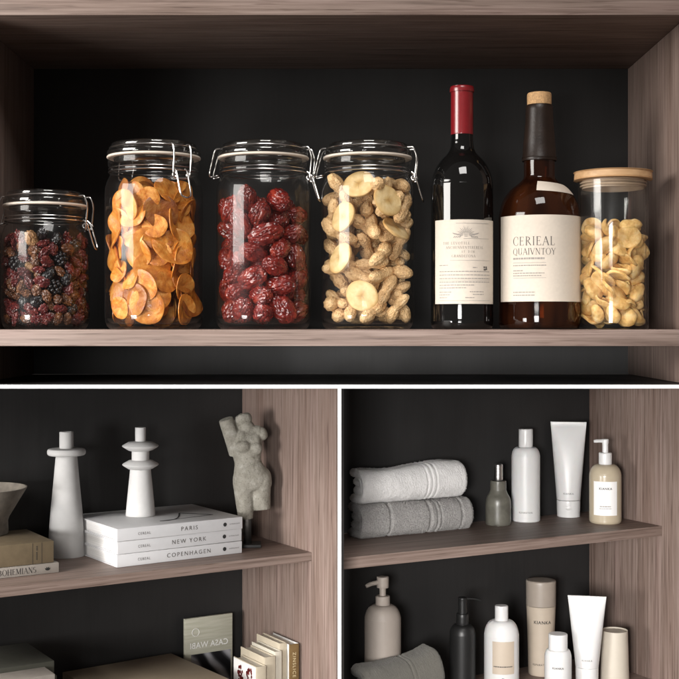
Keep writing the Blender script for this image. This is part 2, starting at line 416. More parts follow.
# ------------------------------------------------------------------ preserving jars
RJ = .0615
def jar_parts(root, H, Rj, latch_az, hinge=True):
    """H: total height; shape of a clip-top jar"""
    k = Rj / RJ
    hn = H - .0395                         # wire band on the neck
    hs = hn - .021                         # where the shoulder starts
    rn = .0573 * k
    prof = smooth_prof([(1e-4, .004), (Rj * .7, .0035), (Rj * .84, .0005), (Rj * .90, .0008), (Rj * .965, .006), (Rj, .016), (Rj, .03), (Rj, hs * .6), (Rj, hs - .012),
                        (Rj * .992, hs), (Rj * .965, hs + .0075), (rn * .985, hn - .0065), (rn * .955, hn - .002), (rn * .955, hn + .006), (rn, hn + .010), (rn, hn + .018)], 5)
    body = obj('glass_body', lathe(nb(), prof, 72, True, False), M['glass'], root)
    base = obj('glass_base', lathe(nb(), smooth_prof([(1e-4, .0068), (Rj * .72, .0066), (Rj * .88, .0085), (Rj * .955, .014)], 4), 64, False, False), M['glass'], body)
    zg = hn + .0195
    obj('gasket', lathe(nb(), smooth_prof([(rn * .9, zg), (rn * 1.005, zg), (rn * 1.03, zg + .0016), (rn * 1.005, zg + .0032), (rn * .9, zg + .0032)], 4), 64, False, False), M['gasket'], root)
    zl = zg + .0034
    lid = obj('lid', lathe(nb(), smooth_prof([(rn * .96, zl), (rn * 1.02, zl + .0003), (rn * 1.02, zl + .005), (rn * .985, zl + .0075), (rn * .935, zl + .009), (rn * .935, H - .004), (rn * .91, H - .0008), (rn * .8, H), (rn * .3, H - .001), (1e-4, H - .001)], 5), 72, False, True), M['lidglass'], root)
    obj('lid_core', lathe(nb(), smooth_prof([(1e-4, zl - .008), (rn * .8, zl - .008), (rn * .86, zl - .002), (rn * .86, zl + .001)], 4), 48, True, False), M['lidglass'], lid)
    w = .00105
    obj('neck_wire', tube(nb(), circle(rn * .985, hn + .001, 64), w, 8, True), M['steel'], root)
    obj('neck_wire', tube(nb(), circle(rn * .985, hn + .0055, 64), w * .7, 8, True), M['steel'], root)
    obj('lid_wire', tube(nb(), circle(rn * .965, zl + .0098, 64), w, 8, True), M['steel'], root)
    zt = zl + .0105
    # closing clasp, built at +X and turned to its bearing
    c = bpy.data.objects.new('clasp', None); C.objects.link(c); c.parent = root; c.rotation_euler = (0, 0, latch_az)
    hw = .0125 * k
    x0 = rn
    bail = soften([(x0 * .93, -hw, zt), (x0 + .004, -hw, zt + .0005), (x0 + .0085, -hw, zt - .012), (x0 + .006, -hw, hn - .004), (x0 + .0045, -hw * .85, hn - .011),
                   (x0 + .0045, hw * .85, hn - .011), (x0 + .006, hw, hn - .004), (x0 + .0085, hw, zt - .012), (x0 + .004, hw, zt + .0005), (x0 * .93, hw, zt)], 4, .3)
    obj('bail_wire', tube(nb(), bail, .00105, 8), M['steel'], c)
    lv = soften([(x0 + .0012, -hw * .62, hn + .002), (x0 + .006, -hw * .66, hn - .002), (x0 + .0155, -hw * .62, hn - .034), (x0 + .017, 0, hn - .037), (x0 + .0155, hw * .62, hn - .034), (x0 + .006, hw * .66, hn - .002), (x0 + .0012, hw * .62, hn + .002)], 4, .3)
    obj('lever_wire', tube(nb(), lv, .00105, 8), M['steel'], c)
    hooks = nb()
    for s in (-1, 1):
        tube(hooks, [(x0 + .005 + .0034 * math.cos(a), s * hw * .8, hn - .006 + .0034 * math.sin(a)) for a in [i * PI / 6 for i in range(11)]], .0011, 8)
    obj('hook', hooks, M['steel'], c)
    if hinge:
        h = soften([(-x0 * .9, -hw, zt), (-x0 - .004, -hw, zt), (-x0 - .0125, -hw * .8, hn - .001), (-x0 - .011, -hw * .6, hn - .0035), (-x0 - .001, -hw * .6, hn - .001), (-x0 - .001, hw * .6, hn - .001), (-x0 - .011, hw * .6, hn - .0035), (-x0 - .0125, hw * .8, hn - .001), (-x0 - .004, hw, zt), (-x0 * .9, hw, zt)], 4, .3)
        o = obj('hinge_wire', tube(nb(), h, .00105, 8), M['steel'], root); o.rotation_euler = (0, 0, latch_az)

YJ = 1.647
def xa(px, Y=YJ): return (px - CX) / F * Y
specs = [
    ('small clip top glass jar half in shadow filled with dark mixed dried berries', 45.5, .1800, .0572, R(-8)),
    ('clip top glass jar full of orange dried fruit slices with its clasp turned forward', 154, .2435, .0640, R(-49)),
    ('clip top glass jar two thirds full of dark red dates', 263.5, .2430, .0625, R(-8)),
    ('clip top glass jar full of peanuts in their shells and banana chips', 367.5, .2430, .0612, R(-6)),
]
JAR = []
for lab, px, H, Rj, az in specs:
    t = thing('storage_jar', lab, 'jar', (xa(px), YJ, ZA + .0002), 0, 'clip top glass jars')
    jar_parts(t, H, Rj, az); JAR.append((t, Rj, H))

# ------------------------------------------------------------------ food pieces
def blob(seed, sx, sy, sz, wr, freq, stretch=(1, 1, 1), sub=4, ridge=False):
    bm = nb(); bmesh.ops.create_icosphere(bm, subdivisions=sub, radius=1)
    o = Vector((seed * 7.3, seed * 3.1, seed * 5.7))
    for v in bm.verts:
        p = v.co.copy(); q = Vector((p.x * stretch[0], p.y * stretch[1], p.z * stretch[2]))
        n1 = noise.noise(q * freq + o); n2 = noise.noise(q * freq * 2.3 + o)
        if ridge: d = -wr * (1 - min(1, abs(n1) * 3.2)) - wr * .5 * (1 - min(1, abs(n2) * 3)) + .25 * noise.noise(p * 1.1 + o) * .5
        else: d = wr * n1 + wr * .5 * n2
        p = p * (1 + d); v.co = Vector((p.x * sx, p.y * sy, p.z * sz))
    return bm
def keep(name, bm, m):
    o = obj(name, bm, m); me = o.data; bpy.data.objects.remove(o); return me
date_m = [keep('dried_date', blob(i, .0185 + .002 * (i % 3), .0138, .0138, .105, 2.2, (.55, 1.3, 1.3), 5, True), M['date']) for i in range(6)]
def peanut(seed):
    rr = random.Random(seed)
    L = .0255 + rr.uniform(-.004, .002); a = .0092 + rr.uniform(-.001, .001); b = a * rr.uniform(.82, 1.05); wst = rr.uniform(.62, .8); bend = rr.uniform(-.006, .006)
    rings = []; n = 40
    for i in range(41):
        t = -1 + 2 * i / 40
        env = math.sqrt(max(0, 1 - abs(t) ** 2.6)); r = (a if t < 0 else b) * env
        r *= 1 - (1 - wst) * math.exp(-(t / .28) ** 2)
        ring = []
        for k in range(n):
            th = 2 * PI * k / n
            q = r * (1 + .045 * math.cos(9 * th + 1.2 * math.sin(3 * t + seed)) + .02 * math.cos(26 * t + seed) * math.cos(4.5 * th) + .05 * noise.noise(Vector((t * 6, math.cos(th) * 2, math.sin(th) * 2 + seed))))
            ring.append((t * L, q * math.cos(th) + bend * (1 - t * t) * 1.0, q * math.sin(th)))
        rings.append(ring)
    bm = loft(nb(), rings[1:-1]); return bm
peanut_m = [keep('peanut', peanut(i), M['peanut']) for i in range(7)]
def disc(seed, rad, th, warp, cup=0.0, notch=0, n=40, sub=6):
    """a thin slice with an uneven outline"""
    bm = nb(); o = Vector((seed * 3.7, seed * 1.9, 0))
    def edge(a): return rad * (1 + .07 * noise.noise(Vector((math.cos(a) * 1.2, math.sin(a) * 1.2, seed * 2.1))) + .05 * math.cos(2 * a + seed) - (notch * math.exp(-((a - 2.2) / .35) ** 2)))
    def lift(x, y): return warp * noise.noise(Vector((x, y, 0)) * (0.9 / rad) + o) + cup * (x * x / rad) * 1.0
    rings = []
    prof = [(.02, 1), (.35, 1), (.7, 1.0), (.92, 1), (1.0, .55), (1.0, -.55), (.92, -1), (.7, -1), (.35, -1), (.02, -1)]
    for q, s in prof:
        rg = []
        for i in range(n):
            a = 2 * PI * i / n; r = edge(a) * q
            x, y = r * math.cos(a), r * math.sin(a)
            rg.append((x, y, lift(x, y) + s * th / 2 * (1 + .25 * noise.noise(Vector((x * 160, y * 160, seed + s))))))
        rings.append(rg)
    return loft(bm, rings)
slice_m = [keep('fruit_slice', disc(i, .0225 + .0022 * (i % 4 - 1), .0028, .006 if i % 2 else .0025, (.25 if i % 3 == 0 else .06), .5 if i == 5 else 0), M['slice']) for i in range(8)]
chip_m = [keep('banana_chip', disc(i + 20, .0185, .0042, .0012, .03), M['banana']) for i in range(3)]
def cup_bm(seed, rad, th, depth):
    rings = []; n = 28
    for s, lst in ((1, [i / 9 for i in range(1, 10)]), (-1, [i / 9 for i in range(9, 0, -1)])):
        for q in lst:
            rg = []
            for i in range(n):
                a = 2 * PI * i / n; r = rad * math.sin(q * 1.35) * (1 + .10 * math.cos(2 * a + seed)) * (1 if s > 0 else .93)
                z = -depth * math.cos(q * 1.55) + (th if s < 0 else 0) + .0012 * math.sin(3 * a + seed) * q
                rg.append((r * math.cos(a) * 1.15, r * math.sin(a) * .85, z))
            rings.append(rg)
    return loft(nb(), rings)
def bean_bm(seed):
    bm = blob(seed + 40,   .0142 + .001 * (seed % 3), .0112, .0085, .10, 1.2, sub=3)
    for v in bm.verts:
        v.co.y += -4 * v.co.x ** 2; v.co.z *= 1 - .25 * math.exp(-((v.co.x) / .003) ** 2)
    return bm
bean_m = [keep('dried_bean', bean_bm(i), M['bean']) for i in range(3)] + [keep('dried_bean', cup_bm(i, .0130, .0020, .0085), M['bean']) for i in range(2)] + [keep('dried_chip', disc(i + 40, .0150, .0040, .006, .3 if i else .1), M['bean']) for i in range(3)]
def berry(seed):
    bm = nb(); rr = random.Random(seed)
    for i in range(26):
        z = 1 - 2 * (i + .5) / 26; a = i * 2.4; r = math.sqrt(1 - z * z)
        bmesh.ops.create_icosphere(bm, subdivisions=2, radius=.0030 * rr.uniform(.85, 1.1), matrix=Matrix.Translation((r * math.cos(a) * .0075, r * math.sin(a) * .0075, z * .009)))
    return bm
mix_m = [('black_raisin', keep('black_raisin', blob(i + 60, .0105, .0075, .007, .17, 2.0, (.7, 1.2, 1.2), 4, True), M['raisin']), .0075) for i in range(3)]
mix_m += [('dried_cranberry', keep('dried_cranberry', blob(i + 70, .0110, .0075, .0050, .26, 1.8, sub=4, ridge=True), M['cranberry']), .0066) for i in range(3)]
mix_m += [('brown_sultana', keep('brown_sultana', blob(i + 80, .0095, .0068, .006, .2, 1.9, sub=4, ridge=True), M['sultana']), .0066) for i in range(2)]
mix_m += [('dried_blackberry', keep('dried_blackberry', berry(i), M['raisin']), .0105) for i in range(2)]
mix_m += [('walnut_kernel', keep('walnut_kernel', blob(i + 90, .0125, .0105, .0085, .17, 1.7, sub=4, ridge=True), M['walnut']), .0098) for i in range(2)]

class Pack:
    """pour pieces (each a few spheres) into a round jar"""
    def __init__(s, rad, z0): s.R = rad; s.z0 = z0; s.c = np.zeros((0, 3)); s.r = np.zeros(0)
    def drop(s, sph, rnd, tries=50, squeeze=1.0, front=0.0, wall=.62):
        sph = [(Vector(o), r) for o, r in sph]; best = None
        for _ in range(tries):
            a = rnd.uniform(0, 2 * PI); d = s.R * math.sqrt(rnd.random())
            x, y = d * math.cos(a), d * math.sin(a)
            if rnd.random() < wall:
                d = s.R
                while d > 0:
                    x, y = d * math.cos(a), d * math.sin(a)
                    if all(math.hypot(x + o.x, y + o.y) + r <= s.R for o, r in sph): break
                    d -= .0012
            if any(math.hypot(x + o.x, y + o.y) + r > s.R for o, r in sph): continue
            z = s.z0
            for o, r in sph:
                z = max(z, s.z0 + r - o.z)
                if len(s.r):
                    dd = (s.c[:, 0] - x - o.x) ** 2 + (s.c[:, 1] - y - o.y) ** 2; rr = ((s.r + r) * squeeze) ** 2
                    k = dd < rr
                    if k.any(): z = max(z, float((s.c[k, 2] + np.sqrt(rr[k] - dd[k]) - o.z).max()))
            key = z + front * y
            if best is None or key < best[0]: best = (key, x, y, z)
        if best is None: return None
        _, x, y, z = best
        s.c = np.vstack([s.c] + [[[x + o.x, y + o.y, z + o.z]] for o, r in sph]); s.r = np.append(s.r, [r for o, r in sph])
        return Vector((x, y, z))
def piece(name, me, root, p, rot, label, cat, group, sc=1.0):
    o = bpy.data.objects.new(name, me); C.objects.link(o)
    o.location = Vector(root.location) + p
    o.rotation_euler = rot.to_euler() if hasattr(rot, 'to_euler') else rot
    o.scale = (sc, sc, sc); return tag(o, label, cat, group)
def rand_rot(rnd, flat_=0.0):
    """random turn; the long axis (X) kept within (1-flat_) of level"""
    a = rnd.uniform(0, 2 * PI); e = rnd.uniform(-1, 1) * (1 - flat_) * PI / 2
    return (Matrix.Rotation(a, 3, 'Z') @ Matrix.Rotation(e, 3, 'Y') @ Matrix.Rotation(rnd.uniform(0, 2 * PI), 3, 'X'))

# dates
t, Rj, H = JAR[2]; rnd = random.Random(3); pk = Pack(Rj - .0022, .0075)
for i in range(110):
    mt = rand_rot(rnd, .25); ax = mt @ Vector((1, 0, 0)); sc = rnd.uniform(.88, 1.12)
    p = pk.drop([(ax * -.0065 * sc, .0122 * sc), (ax * .0065 * sc, .0122 * sc)], rnd, 60, .90, .12)
    if p is None: continue
    if p.z > .172: break
    piece('dried_date', date_m[i % 6], t, p, mt, 'wrinkled dark red dried date heaped in its clip top jar', 'date', 'dried dates in the jar', sc)
# peanuts and banana chips
t, Rj, H = JAR[3]; rnd = random.Random(5); pk = Pack(Rj - .0022, .0075)
chips = []
for a, z, d, tilt in ((-1.05, .165, .050, .25), (-1.72, .043, .054, -.1), (-2.35, .145, .045, .35), (-2.45, .092, .046, .3), (-.62, .13, .044, .9), (-1.9, .187, .036, .5)):
    c = Vector((d * math.cos(a), d * math.sin(a), z))
    nrm = Vector((math.cos(a), math.sin(a), tilt)).normalized()
    mt = nrm.to_track_quat('Z', 'Y').to_matrix() @ Matrix.Rotation(a * 3, 3, 'Z')
    chips.append((c, mt))
    for k in range(8):
        q = c + mt @ Vector((.0125 * math.cos(k * PI / 4), .0125 * math.sin(k * PI / 4), 0))
        pk.c = np.vstack([pk.c, [[q.x, q.y, q.z]]]); pk.r = np.append(pk.r, .0035)
    piece('banana_chip', chip_m[len(chips) % 3], t, c, mt, 'round cream banana chip among the peanuts in the clip top jar', 'banana chip', 'banana chips in the peanut jar', 1.08)
for i in range(260):
    mt = rand_rot(rnd, .3); ax = mt @ Vector((1, 0, 0))
    p = pk.drop([(ax * -.0145, .0088), (ax * .0145, .0088), (Vector((0, 0, 0)), .0066)], rnd, 60, .86, .12)
    if p is None: continue
    if p.z > .190: break
    piece('peanut', peanut_m[i % 7], t, p, mt, 'ridged tan peanut in its shell in the clip top jar', 'peanut', 'peanuts in the jar', rnd.uniform(.92, 1.06))
# orange slices
t, Rj, H = JAR[1]; rnd = random.Random(11); n = 0
for layer, (dmin, dmax, cnt) in enumerate(((.020, .034, 5), (.043, .0525, 8))):
    for row in range(12):
        z = .021 + row * .0137
        for k in range(cnt):
            a = 2 * PI * (k + .5 * (row % 2) + rnd.uniform(-.28, .28)) / cnt
            d = rnd.uniform(dmin, dmax); z2 = z + rnd.uniform(-.005, .005)
            tl = rnd.uniform(-.36, .42); yw = rnd.uniform(-.30, .30)
            if z2 < .034: tl *= .5
            if rnd.random() < .4 and layer == 0: tl += rnd.choice((-.9, .9)); yw += rnd.uniform(-.8, .8)
            if row > 10 and layer: tl += rnd.uniform(.2, .8); d *= .9
            sc = rnd.uniform(.62, 1.06); d = min(d, math.sqrt((Rj - .0065) ** 2 - (.0245 * sc) ** 2))
            nrm = Vector((math.cos(a + yw), math.sin(a + yw), tl)).normalized()
            mt = nrm.to_track_quat('Z', 'Y').to_matrix() @ Matrix.Rotation(rnd.uniform(0, 6.28), 3, 'Z')
            piece('fruit_slice', slice_m[n % 8], t, Vector((d * math.cos(a), d * math.sin(a), z2 + .004)), mt, 'thin round orange dried fruit slice packed in the clip top jar', 'fruit slice', 'dried fruit slices in the jar', sc); n += 1
# mixed berries
t, Rj, H = JAR[0]; rnd = random.Random(17); pk = Pack(Rj - .002, .0072)
MIXL = {'black_raisin': ('shrivelled blue black raisin in the small shadowed jar', 'raisin', 'black raisins in the small jar'),
        'dried_cranberry': ('glossy wine red dried cranberry in the small shadowed jar', 'cranberry', 'dried cranberries in the small jar'),
        'brown_sultana': ('wrinkled amber brown sultana in the small shadowed jar', 'sultana', 'sultanas in the small jar'),
        'dried_blackberry': ('knobbly black dried blackberry in the small shadowed jar', 'blackberry', 'dried blackberries in the small jar'),
        'walnut_kernel': ('pale brown wrinkled walnut kernel in the small shadowed jar', 'walnut', 'walnut kernels in the small jar')}
for i in range(460):
    nm, me, r = rnd.choices(mix_m, (1.6, 1.6, 1.6, 6, 6, 6, 6, 6, .35, .35, .3, .3))[0]
    p = pk.drop([((0, 0, 0), r)], rnd, 40, .96, .15)
    if p is None: continue
    if p.z > .124: break
    piece(nm, me, t, p, rand_rot(rnd), *MIXL[nm], rnd.uniform(.9, 1.15))

# straight jar with a wooden lid
YP = 1.634
Rp = .0455; Hp = .2055
pj = thing('storage_jar', 'tall straight glass jar with a flat pale wooden lid holding cream beans', 'jar', (xa(613, YP), YP, ZA + .0002), 0)
o = obj('glass_body', lathe(nb(), [(1e-4, .0015), (Rp - .003, .0008), (Rp - .001, .0004), (Rp, .0026), (Rp, .1925), (Rp - .0012, .1930)], 72, True, False), M['glass'], pj)
obj('glass_base', lathe(nb(), [(1e-4, .0055), (Rp - .006, .0055), (Rp - .0032, .008), (Rp - .0028, .192)], 64, False, False), M['glass'], o)
M['lidwood'] = wood('pale_bamboo', 0)
def bamboo():
    m, t, b = mat('bamboo_lid')
    f = noise_tex(t, mapped(t, (3, 120, 120)), 1, 4)
    t.links.new(ramp(t, f, [(.3, (.42, .24, .11)), (.7, (.60, .38, .20))]), b.inputs['Base Color']); b.inputs['Roughness'].default_value = .5
    return m
M['lidwood'] = bamboo()
lid = obj('lid', lathe(nb(), smooth_prof([(1e-4, .1942), (Rp + .001, .1942), (Rp + .0042, .1952), (Rp + .0046, .1980), (Rp + .0040, .2035), (Rp + .0015, .2052), (1e-4, .2052)], 4), 72, True, True), M['lidwood'], pj)
M['clearseal'] = plain('frosted_seal', (.50, .37, .26), .4)
seal = nb()
for z in (.1865, .1905):
    tube(seal, circle(Rp - .0058 + .0018, z, 56), .0014, 8, True)
lathe(seal, [(Rp - .0062, .183), (Rp - .0056, .183), (Rp - .0056, .194), (Rp - .0062, .194)], 56, False, False)
obj('seal', seal, M['clearseal'], lid)
rnd = random.Random(23); pk = Pack(Rp - .0042, .0062)
for i in range(290):
    mt = rand_rot(rnd, .2); ax = mt @ Vector((1, 0, 0)); ay = mt @ Vector((0, 1, 0)); k = i % 8
    if k < 3: sp = [(ax * -.0060, .0082), (ax * .0060, .0082)]
    elif k < 5: sp = [((0, 0, 0), .0105)]
    else: sp = [(ax * -.0088, .0042), (ax * .0088, .0042), (ay * .0088, .0042), (ay * -.0088, .0042)]
    p = pk.drop(sp, rnd, 50, .84, .12)
    if p is None: continue
    if p.z > .136: break
    nm, lb, ct, gp = (('dried_bean', 'plump cream dried bean in the wooden lidded jar', 'bean', 'whole beans in the lidded jar') if k < 3 else
                      ('dried_bean', 'hollow cream dried bean half in the wooden lidded jar', 'bean', 'hollow bean halves in the lidded jar') if k < 5 else
                      ('dried_chip', 'flat curled cream chip among the beans in the wooden lidded jar', 'chip', 'pale chips in the lidded jar'))
    piece(nm, bean_m[k], pj, p, mt, lb, ct, gp, rnd.uniform(.82, 1.18))

# ------------------------------------------------------------------ wine bottle
M['wineglass'] = plain('dark_green_black_glass', (.004, .004, .004), .04, .05, spec=.6)
M['foil'] = plain('red_foil', (.20, .008, .012), .28, .06, 200, .15, 500, spec=.6, coat=.3)
M['paper'] = plain('cream_label_paper', (.60, .53, .45), .75, .03, 240, .12, 1500)
YW = 1.640
Rw = .0408
wb = thing('wine_bottle', 'dark wine bottle with red foil capsule and cream paper label', 'wine bottle', (xa(462, YW), YW, ZA + .0002))
prof = smooth_prof([(1e-4, .006), (Rw * .6, .004), (Rw * .88, .0006), (Rw * .97, .003), (Rw, .010), (Rw, .02), (Rw, .10), (Rw, .178), (Rw * .99, .190), (Rw * .94, .2015), (Rw * .82, .213), (Rw * .65, .2225), (.0196, .2295), (.0160, .2365), (.0148, .245), (.0142, .257), (.0136, .300)], 6)
obj('body', lathe(nb(), prof, 80, True, True), M['wineglass'], wb)
obj('capsule', lathe(nb(), smooth_prof([(.0143, .2570), (.0147, .2570), (.0146, .290), (.0146, .3095), (.0158, .3105), (.0158, .3155), (.0148, .3175), (.0138, .3180), (1e-4, .3183)], 5), 48, False, True), M['foil'], wb)
lab = obj('label_paper', patch(nb(), Rw + .0002, R(-62), R(70), .0325, .1405), M['paper'], wb)
pl = cyl(Rw + .0009); rr = random.Random(2)
b1 = nb()
serif_bm(b1, 'THE LEVOTTLE', .0034, lambda x, z: pl(x - .012, z + .1085), 'CENTER', .26)
serif_bm(b1, 'ANCHENVENTEREREAL', .0034, lambda x, z: pl(x + .000, z + .1030), 'CENTER', .20)
serif_bm(b1, 'IT DIM', .0030, lambda x, z: pl(x + .004, z + .0978), 'CENTER', .45)
serif_bm(b1, 'GRANDEFONA', .0034, lambda x, z: pl(x - .002, z + .0920), 'CENTER', .20)
b2 = nb()
bars(b2, [(-.012, .036, .1355, .0005), (-.002, .036, .116, .0004), (-.020, .038, .0880, .0004)], pl)
for z, a, b_ in ((.0815, -.036, -.022), (.0785, .010, .016), (.0735, -.036, .038), (.0690, -.036, .038), (.0645, -.036, .038), (.0600, -.036, .038), (.0560, -.036, .012), (.0525, -.036, .002), (.0470, -.036, -.018), (.0435, -.036, -.02), (.0400, -.036, -.024), (.0475, .006, .026), (.0440, .010, .026), (.0400, 0, .012)):
    bars(b2, words(a, b_, z, .0011, rr, .0007), pl)
bars(b2, [(-.036, .038, .0365, .0004), (-.036, .038, .0625, .0003)], pl)
obj('label_lettering', b1, M['ink'], lab, False); obj('label_print', b2, M['ink_soft'], lab, False)
b3 = nb()                                  # engraved crest: sprays of leaves round a shield
def leaf(bm, cx, cz, ang, L, w, pl):
    pts = []
    for s in (1, -1):
        for i in range(7):
            t = i / 6 if s > 0 else 1 - i / 6
            d = s * w * math.sin(PI * t); pts.append((cx + L * t * math.cos(ang) - d * math.sin(ang), cz + L * t * math.sin(ang) + d * math.cos(ang)))
    vs = [bm.verts.new(pl(*p)) for i, p in enumerate(pts) if i not in (7, 13)]
    bm.faces.new(vs)
for i in range(17):
    a = R(-20 + 220 * i / 16); leaf(b3, .001 + .003 * math.cos(a), .1215 + .002 * math.sin(a), a, .0075 + .002 * (i % 2), .00042, pl)
for s in (-1, 1):
    for i in range(4): leaf(b3, .001 + s * (.006 + .0025 * i), .1195 + .0006 * i, R(90 - s * 60), .005, .0006, pl); leaf(b3, .001 + s * (.006 + .0025 * i), .1195, R(-90 + s * 50), .004, .0006, pl)
for i in range(6): bars(b3, [(-.002 + .0002 * i, .004 - .0002 * i, .1245 - .0012 * i, .0005)], pl)
obj('crest', b3, M['ink_soft'], lab, False); b3 = nb()
for i, (x, z) in enumerate([(.026, .0785), (.0295, .0785), (.0275, .0755), (.030, .0762), (.0262, .0755)]): bars(b3, [(x, x + .0028, z, .0022)], pl)
obj('vintage_stamp', b3, M['ink'], lab, False)

# ------------------------------------------------------------------ whisky bottle
def amber():
    m, t, b = mat('amber_liquor_glass')
    lw = t.nodes.new('ShaderNodeLayerWeight'); lw.inputs[0].default_value = .5
    b.inputs['Base Color'].default_value = (.018, .0045, .002, 1)
    t.links.new(ramp(t, noise_tex(t, mapped(t, (30, 30, 4)), 1, 2), [(.34, (.007, .0022, .0014)), (.72, (.050, .014, .0045))]), b.inputs['Base Color'])
    b.inputs['Roughness'].default_value = .05; b.inputs['Specular IOR Level'].default_value = .55
    tr = t.nodes.new('ShaderNodeBsdfTransparent'); tr.inputs[0].default_value = (.62, .22, .06, 1)
    mx = t.nodes.new('ShaderNodeMixShader'); mx.inputs[0].default_value = .72
    t.links.new(tr.outputs[0], mx.inputs[1]); t.links.new(b.outputs[0], mx.inputs[2]); t.links.new(mx.outputs[0], t.nodes['Material Output'].inputs[0])
    return m
M['amber'] = amber()
M['cork'] = plain('cork', (.50, .30, .14), .8, .3, 420, .7, 700)
M['wax'] = plain('dark_brown_sleeve', (.014, .0075, .005), .4, .25, 60, .3, 300, spec=.35)
YK = 1.650; Rk = .0535
wk = thing('whisky_bottle', 'stout amber whisky bottle with cork top and broad cream label', 'whisky bottle', (xa(539.3, YK), YK, ZA + .0002))
prof = smooth_prof([(1e-4, .008), (Rk * .7, .006), (Rk * .9, .0008), (Rk * .975, .004), (Rk, .012), (Rk, .03), (Rk, .10), (Rk, .140), (Rk * .985, .153), (Rk * .90, .169), (Rk * .72, .183), (Rk * .52, .1915), (.0225, .1965), (.0205, .2005), (.0203, .210), (.0203, .224), (.0203, .232)], 6)
obj('body', lathe(nb(), prof, 80, True, True), M['amber'], wk)
sl = [(.0206, .2215), (.0225, .2215), (.0229, .2235), (.0227, .226), (.0222, .2275), (.0210, .2440), (.0196, .2600), (.0186, .2720), (.0181, .2830), (.0179, .2890), (.0176, .2935), (.0164, .2955)]
slv = obj('neck_sleeve', lathe(nb(), sl, 48, False, False), M['wax'], wk)
obj('sleeve_ring', tube(nb(), circle(.0227, .2255, 48), .0006, 8, True), M['wax'], slv)
obj('cork_stopper', lathe(nb(), smooth_prof([(.0148, .294), (.0158, .2955), (.0160, .300), (.0160, .3085), (.0152, .3108), (.013, .3115), (1e-4, .3115)], 4), 40, True, True), M['cork'], wk)
lab = obj('label_paper', patch(nb(), Rk + .0002, R(-76), R(84), .0355, .1465), M['paper'], wk)
pl = cyl(Rk + .0009); b1 = nb(); b2 = nb()
X0 = -.0445
serif_bm(b1, 'CERIEAL', .0112, lambda x, z: pl(X0 + x, z + .1075), 'LEFT', .12)
serif_bm(b1, 'QUAIVNTOY', .0082, lambda x, z: pl(X0 + x, z + .0955), 'LEFT', .08)
obj('label_lettering', b1, M['ink'], lab, False)
bars(b2, words(X0, -.002, .0895, .0024, rr, .0006), pl)
bars(b2, [(X0, .0, .0850, .0005), (X0, .0, .0655, .0005)], pl)
for z, a, b_ in ((.0812, X0, .000), (.0745, X0, -.03), (.0712, X0, -.002), (.0680, X0, -.006), (.0468, X0, -.014), (.0430, X0, -.014)): bars(b2, words(a, b_, z, .0013, rr, .0006), pl)
obj('label_print', b2, M['ink_soft'], lab, False)
nk = nb(); rings = []                      # slanting paper strip over the shoulder
def shoulder_r(z):
    for (r0, z0), (r1, z1) in zip(prof, prof[1:]):
        if z0 <= z <= z1 and z1 > z0: return r0 + (r1 - r0) * (z - z0) / (z1 - z0)
    return .02
for i in range(25):
    a = R(-14 + 82 * i / 24); zt_ = .1925 - .004 * i / 24; ring = []
    for zz in [zt_ - .0135 + .0135 * j / 8 for j in range(9)]:
        r = shoulder_r(zz) + .0007; ring.append((r * math.sin(a), -r * math.cos(a), zz))
    rings.append(ring)
loft(nk, rings, False, False, False)
obj('neck_label', nk, M['paper'], wk)

# ------------------------------------------------------------------ book bay: ceramics and torso
M['ceramic'] = plain('matt_white_ceramic', (.50, .495, .49), .75, .03, 90, .12, 500)
M['ceramic2'] = plain('matt_chalk_ceramic', (.58, .575, .57), .75, .03, 90, .12, 500)
M['stone'] = None
def stone():
    m, t, b = mat('weathered_stone')
    v = mapped(t, (1, 1, 1))
    c = ramp(t, noise_tex(t, v, 75, 7, .68), [(.26, (.14, .128, .10)), (.42, (.24, .225, .19)), (.6, (.31, .295, .255)), (.76, (.43, .415, .375))])
    sp = ramp(t, noise_tex(t, v, 420, 3, .6), [(.34, (.6, .59, .57)), (.42, (1, 1, 1))])
    c = mixc(t, .8, c, sp, 'MULTIPLY')
    t.links.new(c, b.inputs['Base Color']); b.inputs['Roughness'].default_value = .85; b.inputs['Specular IOR Level'].default_value = .2
    bump(t, b, noise_tex(t, v, 230, 7, .75), .9, .003); return m
M['stone'] = stone()
p = at(66.5, 558.7, ZB1); Y = p.y + .0275
q = thing('candle_holder', 'tall white cone candle holder with one flat disc standing on the shelf behind the books', 'candle holder', (xa(66.5, Y), Y, ZB1 + .0002), 0, 'white ceramic candle holders')
k = Y / F
obj('body', lathe(nb(), smooth_prof([(1e-4, 0), (18.2 * k, 0), (18.2 * k, 0), (18.8 * k, .0012), (18.6 * k, .003), (16.4 * k, 36 * k), (13.2 * k, 70 * k), (10.4 * k, 101 * k)], 5), 64), M['ceramic'], q)
obj('disc', lathe(nb(), smooth_prof([(9 * k, 99.5 * k), (16.5 * k, 99.8 * k), (18.6 * k, 101.2 * k), (19 * k, 103.2 * k), (18.6 * k, 105.2 * k), (16.5 * k, 106.6 * k), (6 * k, 106.8 * k)], 4), 64), M['ceramic'], q)
obj('socket', lathe(nb(), [(6.6 * k, 106 * k), (7.0 * k, 107.5 * k), (7.0 * k, 123 * k), (6.6 * k, 123.6 * k), (5.4 * k, 123.6 * k), (5.2 * k, 114 * k), (1e-4, 114 * k)], 48), M['ceramic'], q)

